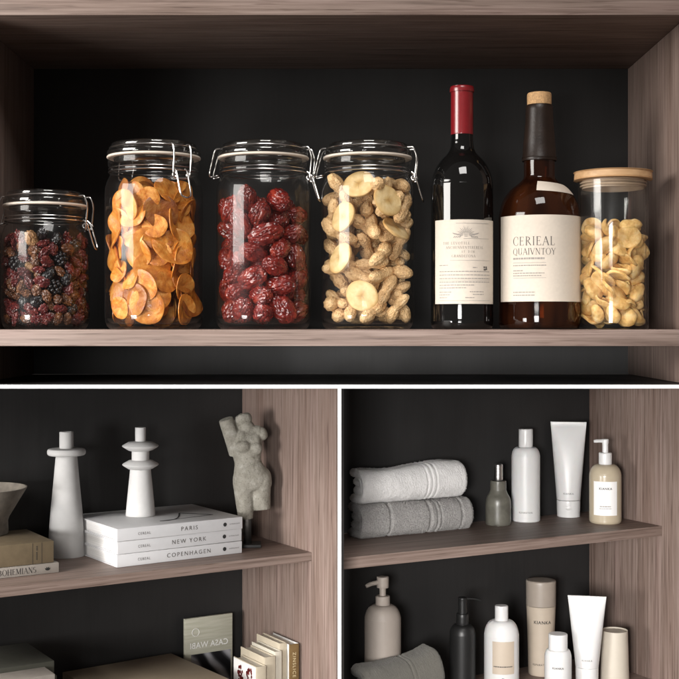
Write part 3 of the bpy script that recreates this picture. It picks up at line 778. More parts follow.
# three white books, a lying stack
M['whitecover'] = plain('white_book_cover', (.58, .58, .59), .5, .02, 80)
M['pages'] = None
def pages(name, col, axis=2):
    m, t, b = mat(name); s = [6, 6, 6]; s[axis] = 1500
    f = noise_tex(t, mapped(t, tuple(s)), 1, 3)
    t.links.new(ramp(t, f, [(.35, tuple(c * .72 for c in col)), (.6, col)]), b.inputs['Base Color']); b.inputs['Roughness'].default_value = .85
    bump(t, b, f, .4, .0006); return m
M['pages'] = pages('white_page_edges', (.70, .69, .68)); M['pages_v'] = pages('upright_page_edges', (.66, .61, .53), 0)
def lying_book(root, L, D, T, cover, pgs, ct=.0016):
    """spine on the front (-Y) face, x from 0 to L, y from 0 to D"""
    bm = nb()
    box(bm, 0, L, .0022, D, 0, ct, .0005); box(bm, 0, L, .0022, D, T - ct, T, .0005); box(bm, 0, L, 0, .0022 + .0003, .00005, T - .00005, .0007)
    c = obj('cover', bm, cover, root)
    obj('page_block', box(nb(), .003, L - .003, .0024, D - .0035, ct + .00005, T - ct - .00005), pgs, root, False)
    return c
p0 = at(117, 568, ZB1); p1 = at(242, 553, ZB1)
ang = math.atan2(p1.y - p0.y, p1.x - p0.x); LB = (p1 - p0).length; TB = .0181
for i, (tt, off, da) in enumerate((('COPENHAGEN', 0, 0), ('NEW YORK', .0012, R(.5)), ('PARIS', .0006, R(-.3)))):
    w_ = ('bottom', 'middle', 'top')[i]
    q = thing('book', 'white hardback with %s on the spine, %s one of the lying stack' % (tt.title(), w_), 'book', (p0.x + off * .3, p0.y + off, ZB1 + .0002 + i * (TB + .0003)), ang + da, 'white city books in a stack')
    cov = lying_book(q, LB, .165, TB, M['whitecover'], M['pages'])
    b1 = nb(); fl = flat(-.0004)
    text_bm(b1, tt, .0088, lambda x, z: fl(x + LB * .56, z + .0062), 'CENTER', 1.35)
    b9 = text_bm(nb(), 'CEREAL', .0056, lambda x, z: fl(x * .82 + LB * .205, z + .0068), 'CENTER', 1.35)
    b0 = nb(); c_ = [b0.verts.new(fl(LB * .852 + .0030 * math.cos(a), .0089 + .0030 * math.sin(a))) for a in [2 * PI * j / 20 for j in range(20)]]; b0.faces.new(c_)
    obj('spine_title', b1, M['ink'], cov, False); obj('spine_series_name', b9, M['ink'], cov, False)
    obj('spine_emblem', b0, M['black'], cov, False)
    obj('spine_small_print', text_bm(nb(), 'architectural', .0032, lambda x, z: fl(x + LB * .89, z + .0080), 'LEFT', 1.05), M['ink'], cov, False)
    if i == 2:
        e = nb(); zt_ = TB + .0004; Cc = Vector((LB * .56, .06, 0))
        tube(e, [(LB * .40 + .06 * s, .030 + .055 * s - .02 * math.sin(PI * s), zt_) for s in [j / 14 for j in range(15)]], .0012, 6)
        tube(e, [(LB * .40 + .095 * s, .030 + .012 * s, zt_) for s in [j / 14 for j in range(15)]], .0009, 6)
        tube(e, [(LB * .40 + .095 - .035 * s, .042 + .043 * s, zt_) for s in [j / 10 for j in range(11)]], .0013, 6)
        for v in e.verts: v.co.z = zt_ + (v.co.z - zt_) * .25
        obj('cover_mark', e, M['black'], cov)
ZS = ZB1 + .0002 + 3 * (TB + .0003)
p = at(140.5, 517.6, ZS); Y = p.y + .021; k = Y / F
q = thing('candle_holder', 'shorter white candle holder with two pointed discs standing on the stacked books', 'candle holder', (xa(140.5, Y), Y, ZS + .0002), 0, 'white ceramic candle holders')
obj('body', lathe(nb(), smooth_prof([(1e-4, 0), (14.2 * k, 0), (14.2 * k, 0), (14.6 * k, .001), (14.2 * k, 6 * k), (12.4 * k, 25 * k), (10.3 * k, 46 * k), (10 * k, 49 * k)], 5), 64), M['ceramic2'], q)
for nm, z in (('disc', 46), ('disc', 64.5)):
    obj(nm, lathe(nb(), [(9.8 * k, z * k), (12 * k, (z + .6) * k), (17.4 * k, (z + 4.0) * k), (18.2 * k, (z + 5) * k), (17.4 * k, (z + 6) * k), (12 * k, (z + 9) * k), (8 * k, (z + 9.6) * k)], 64), M['ceramic2'], q)
obj('stem', lathe(nb(), [(8.7 * k, 54 * k), (8.7 * k, 66 * k)], 48), M['ceramic2'], q)
obj('socket', lathe(nb(), [(5.3 * k, 72 * k), (5.3 * k, 87.5 * k), (5.0 * k, 88 * k), (4.0 * k, 88 * k), (3.8 * k, 80 * k), (1e-4, 80 * k)], 40), M['ceramic2'], q)

# brown book, pale book and bowl at the left
M['browncover'] = plain('khaki_cloth_cover', (.15, .112, .065), .8, .1, 90, .3, 1200)
M['palecover'] = plain('pale_grey_cloth_cover', (.30, .27, .24), .8, .08, 90, .3, 1200)
pr = at(59, 572.5, ZB1); T1, T2 = .0140, .0300
LB2 = .19
q = thing('book', 'thin pale grey book lettered Bohemians lying under the khaki book', 'book', pr - cb.u * LB2 + Vector((0, 0, .0002)), cb.a, 'books lying at the left of the shelf')
cov = lying_book(q, LB2, .135, T1, M['palecover'], M['pages'])
b1 = nb(); serif_bm(b1, 'BOHEMIANS', .0078, lambda x, z: flat(-.0004)(LB2 - .033 + x, z + .0034), 'RIGHT', .08)
for a in (-50, -18, 18, 50): leaf(b1, LB2 - .0165, .0045, R(90 + a), .0052, .0011, flat(-.0004))
obj('spine_lettering', b1, M['black'], cov, False)
q = thing('book', 'thick khaki cloth book lying on the pale Bohemians book', 'book', pr - cb.u * (LB2 + .0065) + cb.v * .003 + Vector((0, 0, T1 + .0005)), cb.a, 'books lying at the left of the shelf')
cov = lying_book(q, LB2, .118, T2, M['browncover'], M['pages'], .002)
b1 = nb(); fl = flat(-.0004)
for x in (LB2 - .0175, LB2 - .0305): bars(b1, [(x, x + .0005, .0005, T2 - .001)], fl)
bars(b1, [(LB2 - .0250, LB2 - .0238, .006 + .0028 * j, .0021) for j in range(4)] + [(LB2 - .0250, LB2 - .0234, .019 + .0022 * j, .0014) for j in range(3)], fl)
obj('spine_lettering', b1, M['black'], cov, False)
M['bowl'] = plain('grey_brown_stoneware', (.17, .15, .125), .8, .25, 90, .4, 350)
zq = ZB1 + T1 + T2 + .0008
Yb = 1.80; k = Yb / F
q = thing('footed_bowl', 'grey brown flared stoneware bowl standing on the khaki book', 'bowl', (xa(-21, Yb), Yb, zq))
obj('body', lathe(nb(), [(1e-4, 0), (28 * k, 0), (28.6 * k, .001), (28.2 * k, 13 * k), (29.5 * k, 17 * k), (46.5 * k, 45 * k), (46.8 * k, 46.2 * k), (45.6 * k, 46.2 * k), (30 * k, 20 * k), (1e-4, 15 * k)], 64), M['bowl'], q)

# stone torso on a steel post
def remesh(bm, voxel, it, sub=0):
    me = bpy.data.meshes.new('form'); bm.to_mesh(me); bm.free()
    o = bpy.data.objects.new('form', me); C.objects.link(o)
    m = o.modifiers.new('r', 'REMESH'); m.mode = 'VOXEL'; m.voxel_size = voxel
    s = o.modifiers.new('s', 'SMOOTH'); s.factor = .5; s.iterations = it
    bpy.context.view_layer.update()
    r = bpy.data.meshes.new_from_object(o.evaluated_get(bpy.context.evaluated_depsgraph_get()))
    bpy.data.objects.remove(o); out = nb(); out.from_mesh(r); bpy.data.meshes.remove(r); return out
def ell(bm, c, r, rot=(0, 0, 0), sub=3):
    m = Matrix.Translation(c) @ Euler(rot).to_matrix().to_4x4() @ Matrix.Diagonal((*r, 1)); bmesh.ops.create_icosphere(bm, subdivisions=sub, radius=1, matrix=m)
def limb(bm, a, b, ra, rb, flat_=1.0, n=20, caps=True):
    a, b = Vector(a), Vector(b); d = (b - a).normalized(); x = d.cross(Vector((0, 1, 0))).normalized(); y = d.cross(x); rings = []
    for i in range(13):
        t = i / 12; r = ra + (rb - ra) * t
        rings.append([a + (b - a) * t + (x * math.cos(2 * PI * k / n) + y * flat_ * math.sin(2 * PI * k / n)) * r for k in range(n)])
    loft(bm, rings)
pt = at(247.5, 546, ZB1)
g = pt.y / F / 4.25
Zx = lambda zx, zy, d=0: ((zx - 176) * g, d * g, (620 - zy) * g)
statue = thing('stone_torso', 'weathered grey stone female torso fragment mounted on a dark post', 'sculpture', (pt.x, pt.y, ZB1 + .0002), math.atan2(-pt.x, pt.y))
bm = nb()
# trunk as one lofted run of ovals: (centre x, y, half width, half depth, forward shift)
secs = [(172, 392, 30, 28, 4), (186, 376, 70, 46, 6), (196, 355, 83, 55, 6), (196, 335, 82, 56, 4), (193, 312, 76, 53, 0), (187, 290, 67, 48, -3), (180, 268, 59, 43, -5), (175, 246, 58, 42, -5), (172, 222, 63, 45, -3), (169, 196, 69, 48, 0), (168, 170, 72, 48, 4), (168, 146, 68, 43, 8), (170, 128, 58, 35, 10), (170, 110, 36, 28, 10)]
rings = []
for cx, cy, hw, hd, sh in secs:
    rings.append([Vector(Zx(cx + hw * math.cos(2 * PI * i / 40), cy, sh + hd * math.sin(2 * PI * i / 40))) for i in range(40)])
loft(bm, rings)
limb(bm, Zx(160, 350, 2), Zx(168, 506, 2), 47 * g, 32 * g, .95)          # nearer thigh, cut low
limb(bm, Zx(228, 350, 12), Zx(238, 468, 4), 48 * g, 36 * g, .95)         # other thigh, cut higher
limb(bm, Zx(134, 228, 8), Zx(84, 78, -22), 36 * g, 31 * g, .9)           # raised arm stump
limb(bm, Zx(186, 138, 10), Zx(232, 136, 4), 32 * g, 27 * g)              # other shoulder
ell(bm, Zx(238, 144, 4), (24 * g, 25 * g, 30 * g), (0, R(-20), 0))
limb(bm, Zx(170, 140, 10), Zx(158, 92, 2), 34 * g, 33 * g, .85)          # neck and broken head
ell(bm, Zx(158, 80, 0), (38 * g, 33 * g, 34 * g), (0, R(-10), 0)); ell(bm, Zx(166, 112, 4), (38 * g, 32 * g, 30 * g))
ell(bm, Zx(126, 170, 4), (28 * g, 34 * g, 62 * g), (0, R(-16), 0))
ell(bm, Zx(157, 194, -36), (33 * g, 28 * g, 30 * g)); ell(bm, Zx(213, 203, -33), (27 * g, 26 * g, 28 * g))
ell(bm, Zx(154, 168, -24), (28 * g, 24 * g, 44 * g), (R(-14), 0, 0)); ell(bm, Zx(208, 178, -20), (24 * g, 22 * g, 40 * g), (R(-14), 0, 0))
ell(bm, Zx(188, 316, -32), (46 * g, 22 * g, 46 * g))                     # belly
ell(bm, Zx(240, 345, 4), (40 * g, 46 * g, 62 * g)); ell(bm, Zx(150, 350, 6), (36 * g, 44 * g, 60 * g))
ell(bm, Zx(166, 350, 42), (40 * g, 34 * g, 44 * g)); ell(bm, Zx(228, 350, 42), (40 * g, 34 * g, 44 * g))
bm = remesh(bm, .0009, 12)
for v in bm.verts:                        # broken top of the head
    zc = (620 - 55 - .35 * abs(v.co.x / g + 176 - 168) + 9 * noise.noise(Vector((v.co.x * 130, v.co.y * 130, 3)))) * g
    if v.co.z > zc and v.co.x / g + 176 > 118: v.co.z = zc + (v.co.z - zc) * .12
for v in bm.verts:
    n = noise.noise(v.co * 90) * .0004 + noise.noise(v.co * 260) * .0003
    # crack across the belly
    zc = Zx(0, 278 - 16 * math.sin((v.co.x / g + 176 - 175) / 22) * .4 - (v.co.x / g - 5) * .30)[2]
    if v.co.y < 0 and -18 * g < v.co.x < 62 * g: n -= .0010 * math.exp(-((v.co.z - zc + noise.noise(v.co * 300) * .0012) / .0007) ** 2)
    v.co += v.co.normalized() * 0 + Vector((v.co.x, v.co.y, 0)).normalized() * n
obj('torso', bm, M['stone'], statue)
M['postmetal'] = plain('dark_polished_post', (.035, .032, .03), .3, .05, metal=1)
hz = (620 - 475) * g
obj('post', box(nb(), -.0062, .0062, -.0062, .0062, .004, hz, .0005), M['postmetal'], statue)
obj('plinth', box(nb(), -.021, .021, -.019, .019, 0, .0045, .0006), M['black'], statue)

# ------------------------------------------------------------------ lower book shelf
M['olivecover'] = plain('dark_olive_cloth', (.050, .050, .038), .85, .12, 80, .3, 1000)
M['beigebox'] = plain('taupe_card', (.29, .235, .17), .6, .05, 40, .1, 800)
zlo = ZB2 + .0002
# two olive books and a light one at the lower left
uu, Yy = cb.ray(57, .075)
zt_ = -(658 - HZ) / F * Yy
base = cb.pt(uu - .19, .075, 0)
hh = zt_ - ZB2
hs = (hh - .044, .019, .021)
names = (('thick dark taupe book at the foot of the lower left stack', .052), ('dark olive cloth book second from the top of the lower left stack', 0), ('dark olive cloth book topmost of the lower left stack', .004))
z = zlo
for (lb, off), h in zip(names, hs):
    q = thing('book', lb, 'book', (base.x - off * cb.u.x, base.y - off * cb.u.y, z), cb.a, 'dark books stacked on the lower shelf')
    lying_book(q, .19, .12, h, M['olivecover'] if off < .04 else M['beigebox'], M['pages'], .0022); z += h + .0003
uu, Yy = cb.ray(55, .030); z2 = -(674 - HZ) / F * Yy; base = cb.pt(uu - .19, .030, 0)
q = thing('book', 'pale book lying in front of the dark olive stack', 'book', (base.x, base.y, zlo), cb.a)
lying_book(q, .19, .043, z2 - ZB2 - .0002, M['palecover'], M['pages'], .002)
# large flat box
zt_ = -.524
A = at(171, 653, zt_); du = cb.u.copy(); du.rotate(Euler((0, 0, R(4)))); B_ = A - du * .185
dv = Vector((du.y, -du.x, 0)); bw = (A - B_).length
q = thing('storage_box', 'large flat taupe box lying at the middle of the lower book shelf', 'box', (B_.x, B_.y, zlo), math.atan2(du.y, du.x))
hb = zt_ - zlo
obj('lid', box(nb(), 0, bw, -.19, 0, hb * .45, hb, .0012), M['beigebox'], q)
obj('tray', box(nb(), .0015, bw - .0015, -.1885, -.0015, 0, hb * .45 - .0004, .001), M['beigebox'], q)
# mirrored cover with photograph
M['sage'] = None
def sage():
    m, t, b = mat('sage_grey_card')
    f = noise_tex(t, mapped(t, (14, 14, 260)), 1, 4)
    t.links.new(ramp(t, f, [(.3, (.34, .335, .26)), (.7, (.48, .47, .39))]), b.inputs['Base Color']); b.inputs['Roughness'].default_value = .6; return m
M['sage'] = sage()
def photo():
    m, t, b = mat('black_and_white_print')
    v = mapped(t, (26, 26, 26), (0, R(38), 0))
    wv = t.nodes.new('ShaderNodeTexWave'); wv.inputs['Scale'].default_value = .42; wv.inputs['Distortion'].default_value = 3.5; wv.inputs['Detail'].default_value = 2
    t.links.new(v, wv.inputs['Vector'])
    t.links.new(ramp(t, wv.outputs['Fac'], [(.2, (.012, .012, .014)), (.5, (.06, .06, .065)), (.72, (.20, .20, .215)), (1, (.34, .34, .36))]), b.inputs['Base Color']); b.inputs['Roughness'].default_value = .3; return m
M['photo'] = photo()
vb = .203
ua, Ya = cb.ray(185, vb); ub, Yb2 = cb.ray(232.5, vb)
wc = ub - ua; zt_ = -(619.5 - HZ) / F * Ya; hc = zt_ - zlo
base = cb.pt(ua, vb, zlo)
q = thing('standing_book', 'sage grey upright cover with Casa Wabi in mirrored letters above a dark photograph', 'book', base, cb.a)
cov = obj('cover', box(nb(), 0, wc, 0, .006, 0, hc, .0006), M['sage'], q)
kk = Ya / F
fl = flat(-.0006); b1 = nb()
text_bm(b1, 'CASA WABI', .0134, lambda x, z: fl(wc * .5 - x * .96, z + hc - 30.5 * kk), 'CENTER', 1.02, .00012)
tube(b1, [(wc * .22 + .0062 * math.cos(a), -.0004, hc - 14.5 * kk + .0062 * math.sin(a)) for a in [2 * PI * j / 28 for j in range(28)]], .0005, 6, True)
M['whiteink'] = plain('white_ink', (.82, .82, .80), .6)
obj('title_lettering', b1, M['whiteink'], cov, False)
z1 = hc - 36.5 * kk
obj('photo_print', box(nb(), wc * .125, wc * .955, -.0008, .0001, .006, z1, 0), M['photo'], cov, False)
# upright books along the side wall
M['cream'] = plain('cream_cloth_cover', (.48, .42, .32), .75, .07, 80, .25, 1000)
M['cream2'] = plain('pale_ivory_cover', (.58, .54, .45), .7, .05, 80, .2, 1000)
M['white2'] = plain('glossy_white_cover', (.78, .77, .75), .4, .02)
M['spinebrown'] = plain('brown_spine', (.17, .105, .04), .5, .12, 120)
def upright_book(lb, u0, u1, vf, vb_, h, cover, spine=None, pgs=None):
    p = cb.pt(u0, vf, zlo); q = thing('book', lb, 'book', p, cb.a, 'books standing against the side wall')
    w = u1 - u0; d = vb_ - vf; ct = .0012
    bm = nb(); box(bm, 0, ct, .0018, d, 0, h, .0003); box(bm, w - ct, w, .0018, d, 0, h, .0003)
    if not spine: box(bm, 0.00005, w - .00005, 0, .0021, 0, h, .0006)
    c = obj('cover', bm, cover, q)
    if spine: obj('spine', box(nb(), 0, w, -.0002, .0018, 0, h, .0006), spine, q)
    obj('page_block', box(nb(), ct + .00005, w - ct - .00005, .0022, d - .003, .0025, h - .0025), pgs or M['pages_v'], q, False)
    return q, w, h, d
def topz(px, py, v): u_, Y_ = cb.ray(px, v); return -(py - HZ) / F * Y_ - zlo
ub_a = -.0055
q, w, h, d = upright_book('white book with gold lettering on a brown spine standing nearest the wall', ub_a - .0170, ub_a, .028, .108, topz(295, 644, .028), M['white2'], M['spinebrown'])
b1 = nb(); text_bm(b1, 'ZINSLICE', .0078, lambda x, z: (w * .5 - .0028 + z, -.0009, h - .012 - x), 'LEFT', 1.25)
M['goldink'] = plain('pale_gold_ink', (.70, .60, .38), .5); obj('spine_lettering', b1, M['goldink'], [c for c in q.children if c.name.startswith('spine')][0], False)
u1 = ub_a - .0180
upright_book('tall cream cloth book standing beside the brown spined book', u1 - .0125, u1, .034, .108, topz(284, 643, .034), M['cream']); u1 -= .0134
upright_book('pale ivory book, third one out from the side wall', u1 - .0120, u1, .026, .100, topz(281, 651, .026), M['cream2']); u1 -= .0132
upright_book('thick beige book between the ivory book and the food cover book', u1 - .0185, u1, .022, .100, topz(275, 656, .022), M['cream']); u1 -= .0194
q, w, h, d = upright_book('beige spined book with dark red food pictured on its white side', u1 - .0165, u1, .016, .090, topz(264.5, 666, .016), M['cream'])
pic = obj('picture_cover', box(nb(), -.0006, -.0001, .002, d - .001, .0015, h - .001), M['white2'], q, False)
for (yy, zz) in ((.052, h - .024), (.022, h - .020)):
    e = nb()
    for j in range(26):
        a = RND.uniform(0, 6.28); rr_ = math.sqrt(RND.random()); ell(e, (-.0008, yy + rr_ * .0095 * math.cos(a), zz + rr_ * .017 * math.sin(a)), (.0003, .0026, .0028), (0, 0, 0), 1)
    obj('printed_berries', e, M['cranberry'], pic)
    e = nb(); ell(e, (-.0007, yy - .004, zz - .014), (.0002, .007, .010)); obj('printed_bread', e, M['walnut'], pic)

# ------------------------------------------------------------------ towel bay
def terry(name, col, bs, strength=.9, var=.25):
    m, t, b = mat(name); v = mapped(t, (1, 1, 1))
    n = noise_tex(t, v, bs, 4, .7)
    n2 = noise_tex(t, v, 45, 3)
    c = ramp(t, n, [(.3, tuple(q * (1 - var) for q in col)), (.62, col)])
    c = mixc(t, 1, c, ramp(t, n2, [(.3, (.88, .88, .88)), (.7, (1, 1, 1))]), 'MULTIPLY')
    t.links.new(c, b.inputs['Base Color']); b.inputs['Roughness'].default_value = .95; b.inputs['Specular IOR Level'].default_value = .1
    b.inputs['Sheen Weight'].default_value = .25
    bump(t, b, n, strength, .0022); return m
M['towelw'] = terry('white_terry', (.86, .845, .835), 700, .55, .12)
M['towelg'] = terry('grey_terry', (.52, .50, .485), 520, 1.0, .5)
M['towelo'] = terry('olive_linen', (.155, .147, .128), 800, .6, .3)
def towel(root, L, D, H, m, seed, bands=(), rough=.0008, sag=0.0, ns=84, nl=300, tilt=0.0, loops=0, pile=.0013):
    """folded cloth: nested U-folds, the outer fold facing front (-Y); x 0..L, y 0..D"""
    t = H / 4 - .0003
    def upath(ro, d0, d1):
        pts = []
        zc = H / 2
        for i in range(22): pts.append((d1 + (d0 + ro - d1) * i / 22, zc - ro))
        for i in range(61): a = -PI / 2 - PI * i / 60; pts.append((d0 + ro + ro * math.cos(a) * .75, zc + ro * math.sin(a)))
        for i in range(22): pts.append((d0 + ro + (d1 - d0 - ro) * (i + 1) / 22, zc + ro))
        return pts
    parts = (('outer_fold', upath(H / 2 - t / 2, t / 2, D)), ('inner_fold', upath(t / 2 + .0002, t * 1.35, D - .008)))
    for pi_, (nm, path) in enumerate(parts):
        P = np.array(path); dP = np.gradient(P, axis=0); dP /= np.linalg.norm(dP, axis=1)[:, None]; nrm = np.stack([dP[:, 1], -dP[:, 0]], 1)
        n = len(path); rings = []
        for j in range(nl + 1):
            x = L * j / nl
            ex = min(x, L - x); w = math.sqrt(max(.0, 1 - max(0, 1 - ex / (t * .5)) ** 2)); w = max(w, .42)
            band = 0
            for bx, bw, bd in bands: band += bd * math.exp(-((x / L - bx) / bw) ** 4)
            ring = []; end = x / L - .5
            for s, rng in ((1, range(n)), (-1, range(n - 1, -1, -1))):
                for i in rng:
                    px, pz = P[i]; k = s * t / 2 * w * (1 + band)
                    if i == 0 or i == n - 1: k *= .55
                    a, c = px + nrm[i, 0] * k, pz + nrm[i, 1] * k
                    q = Vector((x, a, c))
                    d = noise.noise(q * 480 + Vector((seed, 0, 0))) * rough * (1 + 1.0 * (rough > .0006)) + noise.noise(q * 120 + Vector((seed, 9, 0))) * rough * .9
                    a += nrm[i, 0] * d * s; c += nrm[i, 1] * d * s
                    lift = (sag * (math.cos(end * 5.2 + .5 + seed) * .5) + .0022 * noise.noise(Vector((x * 20, a * 16, seed)))) * (c / H) + tilt * (end + .5) ** 2 * (c / H)
                    a += .0025 * noise.noise(Vector((x * 14, seed * 3.1, c * 12)))
                    xx = x + .0010 * noise.noise(Vector((a * 22, c * 40, seed + pi_ * 5))) * (1 if end > 0 else 1) + (pi_ * .0015 * (-1 if end > 0 else 1) * abs(end) * 2)
                    ring.append((xx, a, max(c + lift, .0002 + .0001 * pi_)))
            rings.append(ring)
        bm = loft(nb(), rings, False, False); bm.verts.ensure_lookup_table(); tot = 2 * n; last = nl * tot
        for i in range(n - 1):
            bm.faces.new([bm.verts[j] for j in (i + 1, i, tot - 1 - i, tot - 2 - i)])
            bm.faces.new([bm.verts[last + j] for j in (i, i + 1, tot - 2 - i, tot - 1 - i)])
        bm.normal_update()
        if loops:                          # terry pile: short bent loops all over the cloth
            rl = random.Random(int(seed * 10) + pi_); fs = [f for f in bm.faces if f.calc_area() > 0]
            acc = np.cumsum([f.calc_area() for f in fs]); todo = []
            for _ in range(loops // (1 + pi_)):
                f = fs[min(len(fs) - 1, int(np.searchsorted(acc, rl.random() * acc[-1])))]
                p = f.calc_center_median() + (f.verts[0].co - f.verts[2].co) * rl.uniform(-.4, .4) + (f.verts[1].co - f.verts[-1].co) * rl.uniform(-.4, .4)
                todo.append((p, f.normal.copy()))
            mid = sum((q[0] for q in todo), Vector()) / len(todo)
            for p, nn in todo:
                d = Vector((rl.uniform(-1, 1), rl.uniform(-1, 1), rl.uniform(-1.3, .7))); tn = (d - nn * d.dot(nn)).normalized(); sd = nn.cross(tn) * .00022
                h = pile * rl.uniform(.6, 1.15); q1 = p + nn * h * .8 + tn * h * .35; q2 = p + nn * h * .55 + tn * h * 1.0
                a_, b_, c_, d_, e_, f_ = (bm.verts.new(v) for v in (p - sd, p + sd, q1 + sd, q1 - sd, q2 + sd, q2 - sd))
                bm.faces.new((a_, b_, c_, d_)); bm.faces.new((d_, c_, e_, f_))
        me_ = bpy.data.meshes.new(nm)
        for f in bm.faces: f.smooth = True
        bm.to_mesh(me_); bm.free(); me_.materials.append(m)
        o_ = bpy.data.objects.new(nm, me_); C.objects.link(o_); o_.parent = root
p0 = at(366, 541.3, ZC1); p1 = at(474, 529, ZC1)
a_t = math.atan2(p1.y - p0.y, p1.x - p0.x); a_t = cc.a + R(1.5)
print('towel ang', math.degrees(a_t), math.degrees(cc.a), (p1 - p0).length, cc.uv(p0), cc.uv(p1))
LT = .192
HT1, HT2 = .0475, .0500
q = thing('folded_towel', 'grey ribbed terry towel folded at the bottom of the towel stack', 'towel', (p0.x, p0.y, ZC1 + .0002), a_t, 'folded towels on the upper shelf')
towel(q, LT, .052, HT1, M['towelg'], 1.0, ((.245, .014, -.5), (.60, .015, -.55), (.665, .012, -.5), (.70, .010, -.3), (.895, .012, -.4)), .0006, .003, loops=26000, pile=.0015)
e0 = Vector((math.cos(a_t), math.sin(a_t), 0)); f0 = Vector((-e0.y, e0.x, 0))
q = thing('folded_towel', 'white terry towel folded on top of the grey towel', 'towel', p0 + e0 * .004 + f0 * .004 + Vector((0, 0, HT1 + .0012)), a_t + R(.6), 'folded towels on the upper shelf')
towel(q, LT - .012, .047, HT2, M['towelw'], 4.0, ((.60, .010, -.25), (.645, .010, -.25), (.69, .010, -.25)), .0005, .007, loops=20000, pile=.0010)

# toiletries ------------------------------------------------------------
M['wplastic'] = plain('white_plastic', (.66, .655, .65), .38, .015, sss=.05)
M['wpump'] = plain('white_pump_plastic', (.68, .675, .67), .3, .01)
M['cream_soap'] = plain('cream_bottle', (.46, .39, .285), .22, .04, 30, spec=.5)
M['greyglaze'] = plain('grey_speckled_glaze', (.12, .115, .095), .35, .3, 60, .15, 300)
M['taupe'] = plain('matt_taupe_plastic', (.33, .285, .25), .6, .03)
M['blackp'] = plain('matt_black_plastic', (.012, .012, .012), .4, .1, spec=.45)
M['beige'] = plain('beige_plastic', (.50, .42, .335), .5, .025)
M['beigecap'] = plain('taupe_cap_plastic', (.34, .29, .245), .42, .04)
M['creamcup'] = plain('ivory_plastic', (.52, .47, .395), .5, .02)
M['wlabel'] = plain('white_label', (.82, .81, .80), .6, .01)
def stand(px0, px1, py, z, lift=0):
    """centre of a round base whose front rim is seen at row py"""
    pf = at((px0 + px1) / 2, py, z); r = (px1 - px0) / 2 / F * pf.y; r = (px1 - px0) / 2 / F * (pf.y + r)
    Y_ = pf.y + r * .97; return Vector((xa((px0 + px1) / 2, Y_), Y_, z + .0002)), r, Y_ / F
def check(nm, p, r, cab, dep):
    u_, v_ = cab.uv(p); print('%-22s u %.3f v %.3f r %.3f  %s' % (nm, u_, v_, r, 'OK' if v_ - r > 0 and v_ + r < dep and u_ + r < 0 else '<<<<'))
def face_cam(p): return math.atan2(-p.x, p.y)
def bottle(name, lb, px0, px1, py, z, prof, m, cap=None, capm=None, cat='bottle', group='white toiletry bottles'):
    """prof and cap are in photo pixels (radius, height)"""
    p, r, k = stand(px0, px1, py, z); check(name, p, r, cc, .170)
    q = thing(name, lb, cat, p, face_cam(p), group)
    obj('body', lathe(nb(), [(a * k, b_ * k) for a, b_ in smooth_prof(prof, 5)], 64), m, q)
    if cap: obj('cap', lathe(nb(), [(a * k, b_ * k) for a, b_ in smooth_prof(cap, 4)], 48), capm, q)
    return q, r, k
def capsq(r, z0, z1, rr=.8): return [(r * .97, z0), (r, z0 + .4), (r, z0 + .4), (r, z1 - rr), (r, z1 - rr), (r - rr * .4, z1 - .2), (r - rr, z1), (r - rr, z1), (1e-3, z1)]
def round_prof(r, hsh, htop, rn, b=1.6):
    """flat base, straight side, domed shoulder up to the neck"""
    out = [(1e-3, .3), (r - b - .6, 0), (r - b * .4, .35), (r, b), (r, b + 2), (r, hsh * .5), (r, hsh - 1)]
    for i in range(1, 8):
        a = PI / 2 * i / 7; out.append((rn + (r - rn) * math.cos(a) ** .85, hsh + (htop - hsh) * math.sin(a)))
    return out
# grey speckled bottle with silver cap
q, r, k = bottle('perfume_bottle', 'small grey glazed bottle with a tall silver cap beside the towels', 485.5, 511, 526.5, ZC1,
    [(1e-3, .3), (10.8, 0), (12.2, .6), (12.75, 3), (12.75, 15), (12.7, 22), (11.6, 27), (9.4, 31), (8.1, 34.5), (8.0, 36), (8.0, 36), (8.0, 43), (7.4, 43.6), (7.4, 43.6), (1e-3, 43.8)], M['greyglaze'], capsq(4.5, 43.9, 60.5), M['silver'], 'bottle', None)
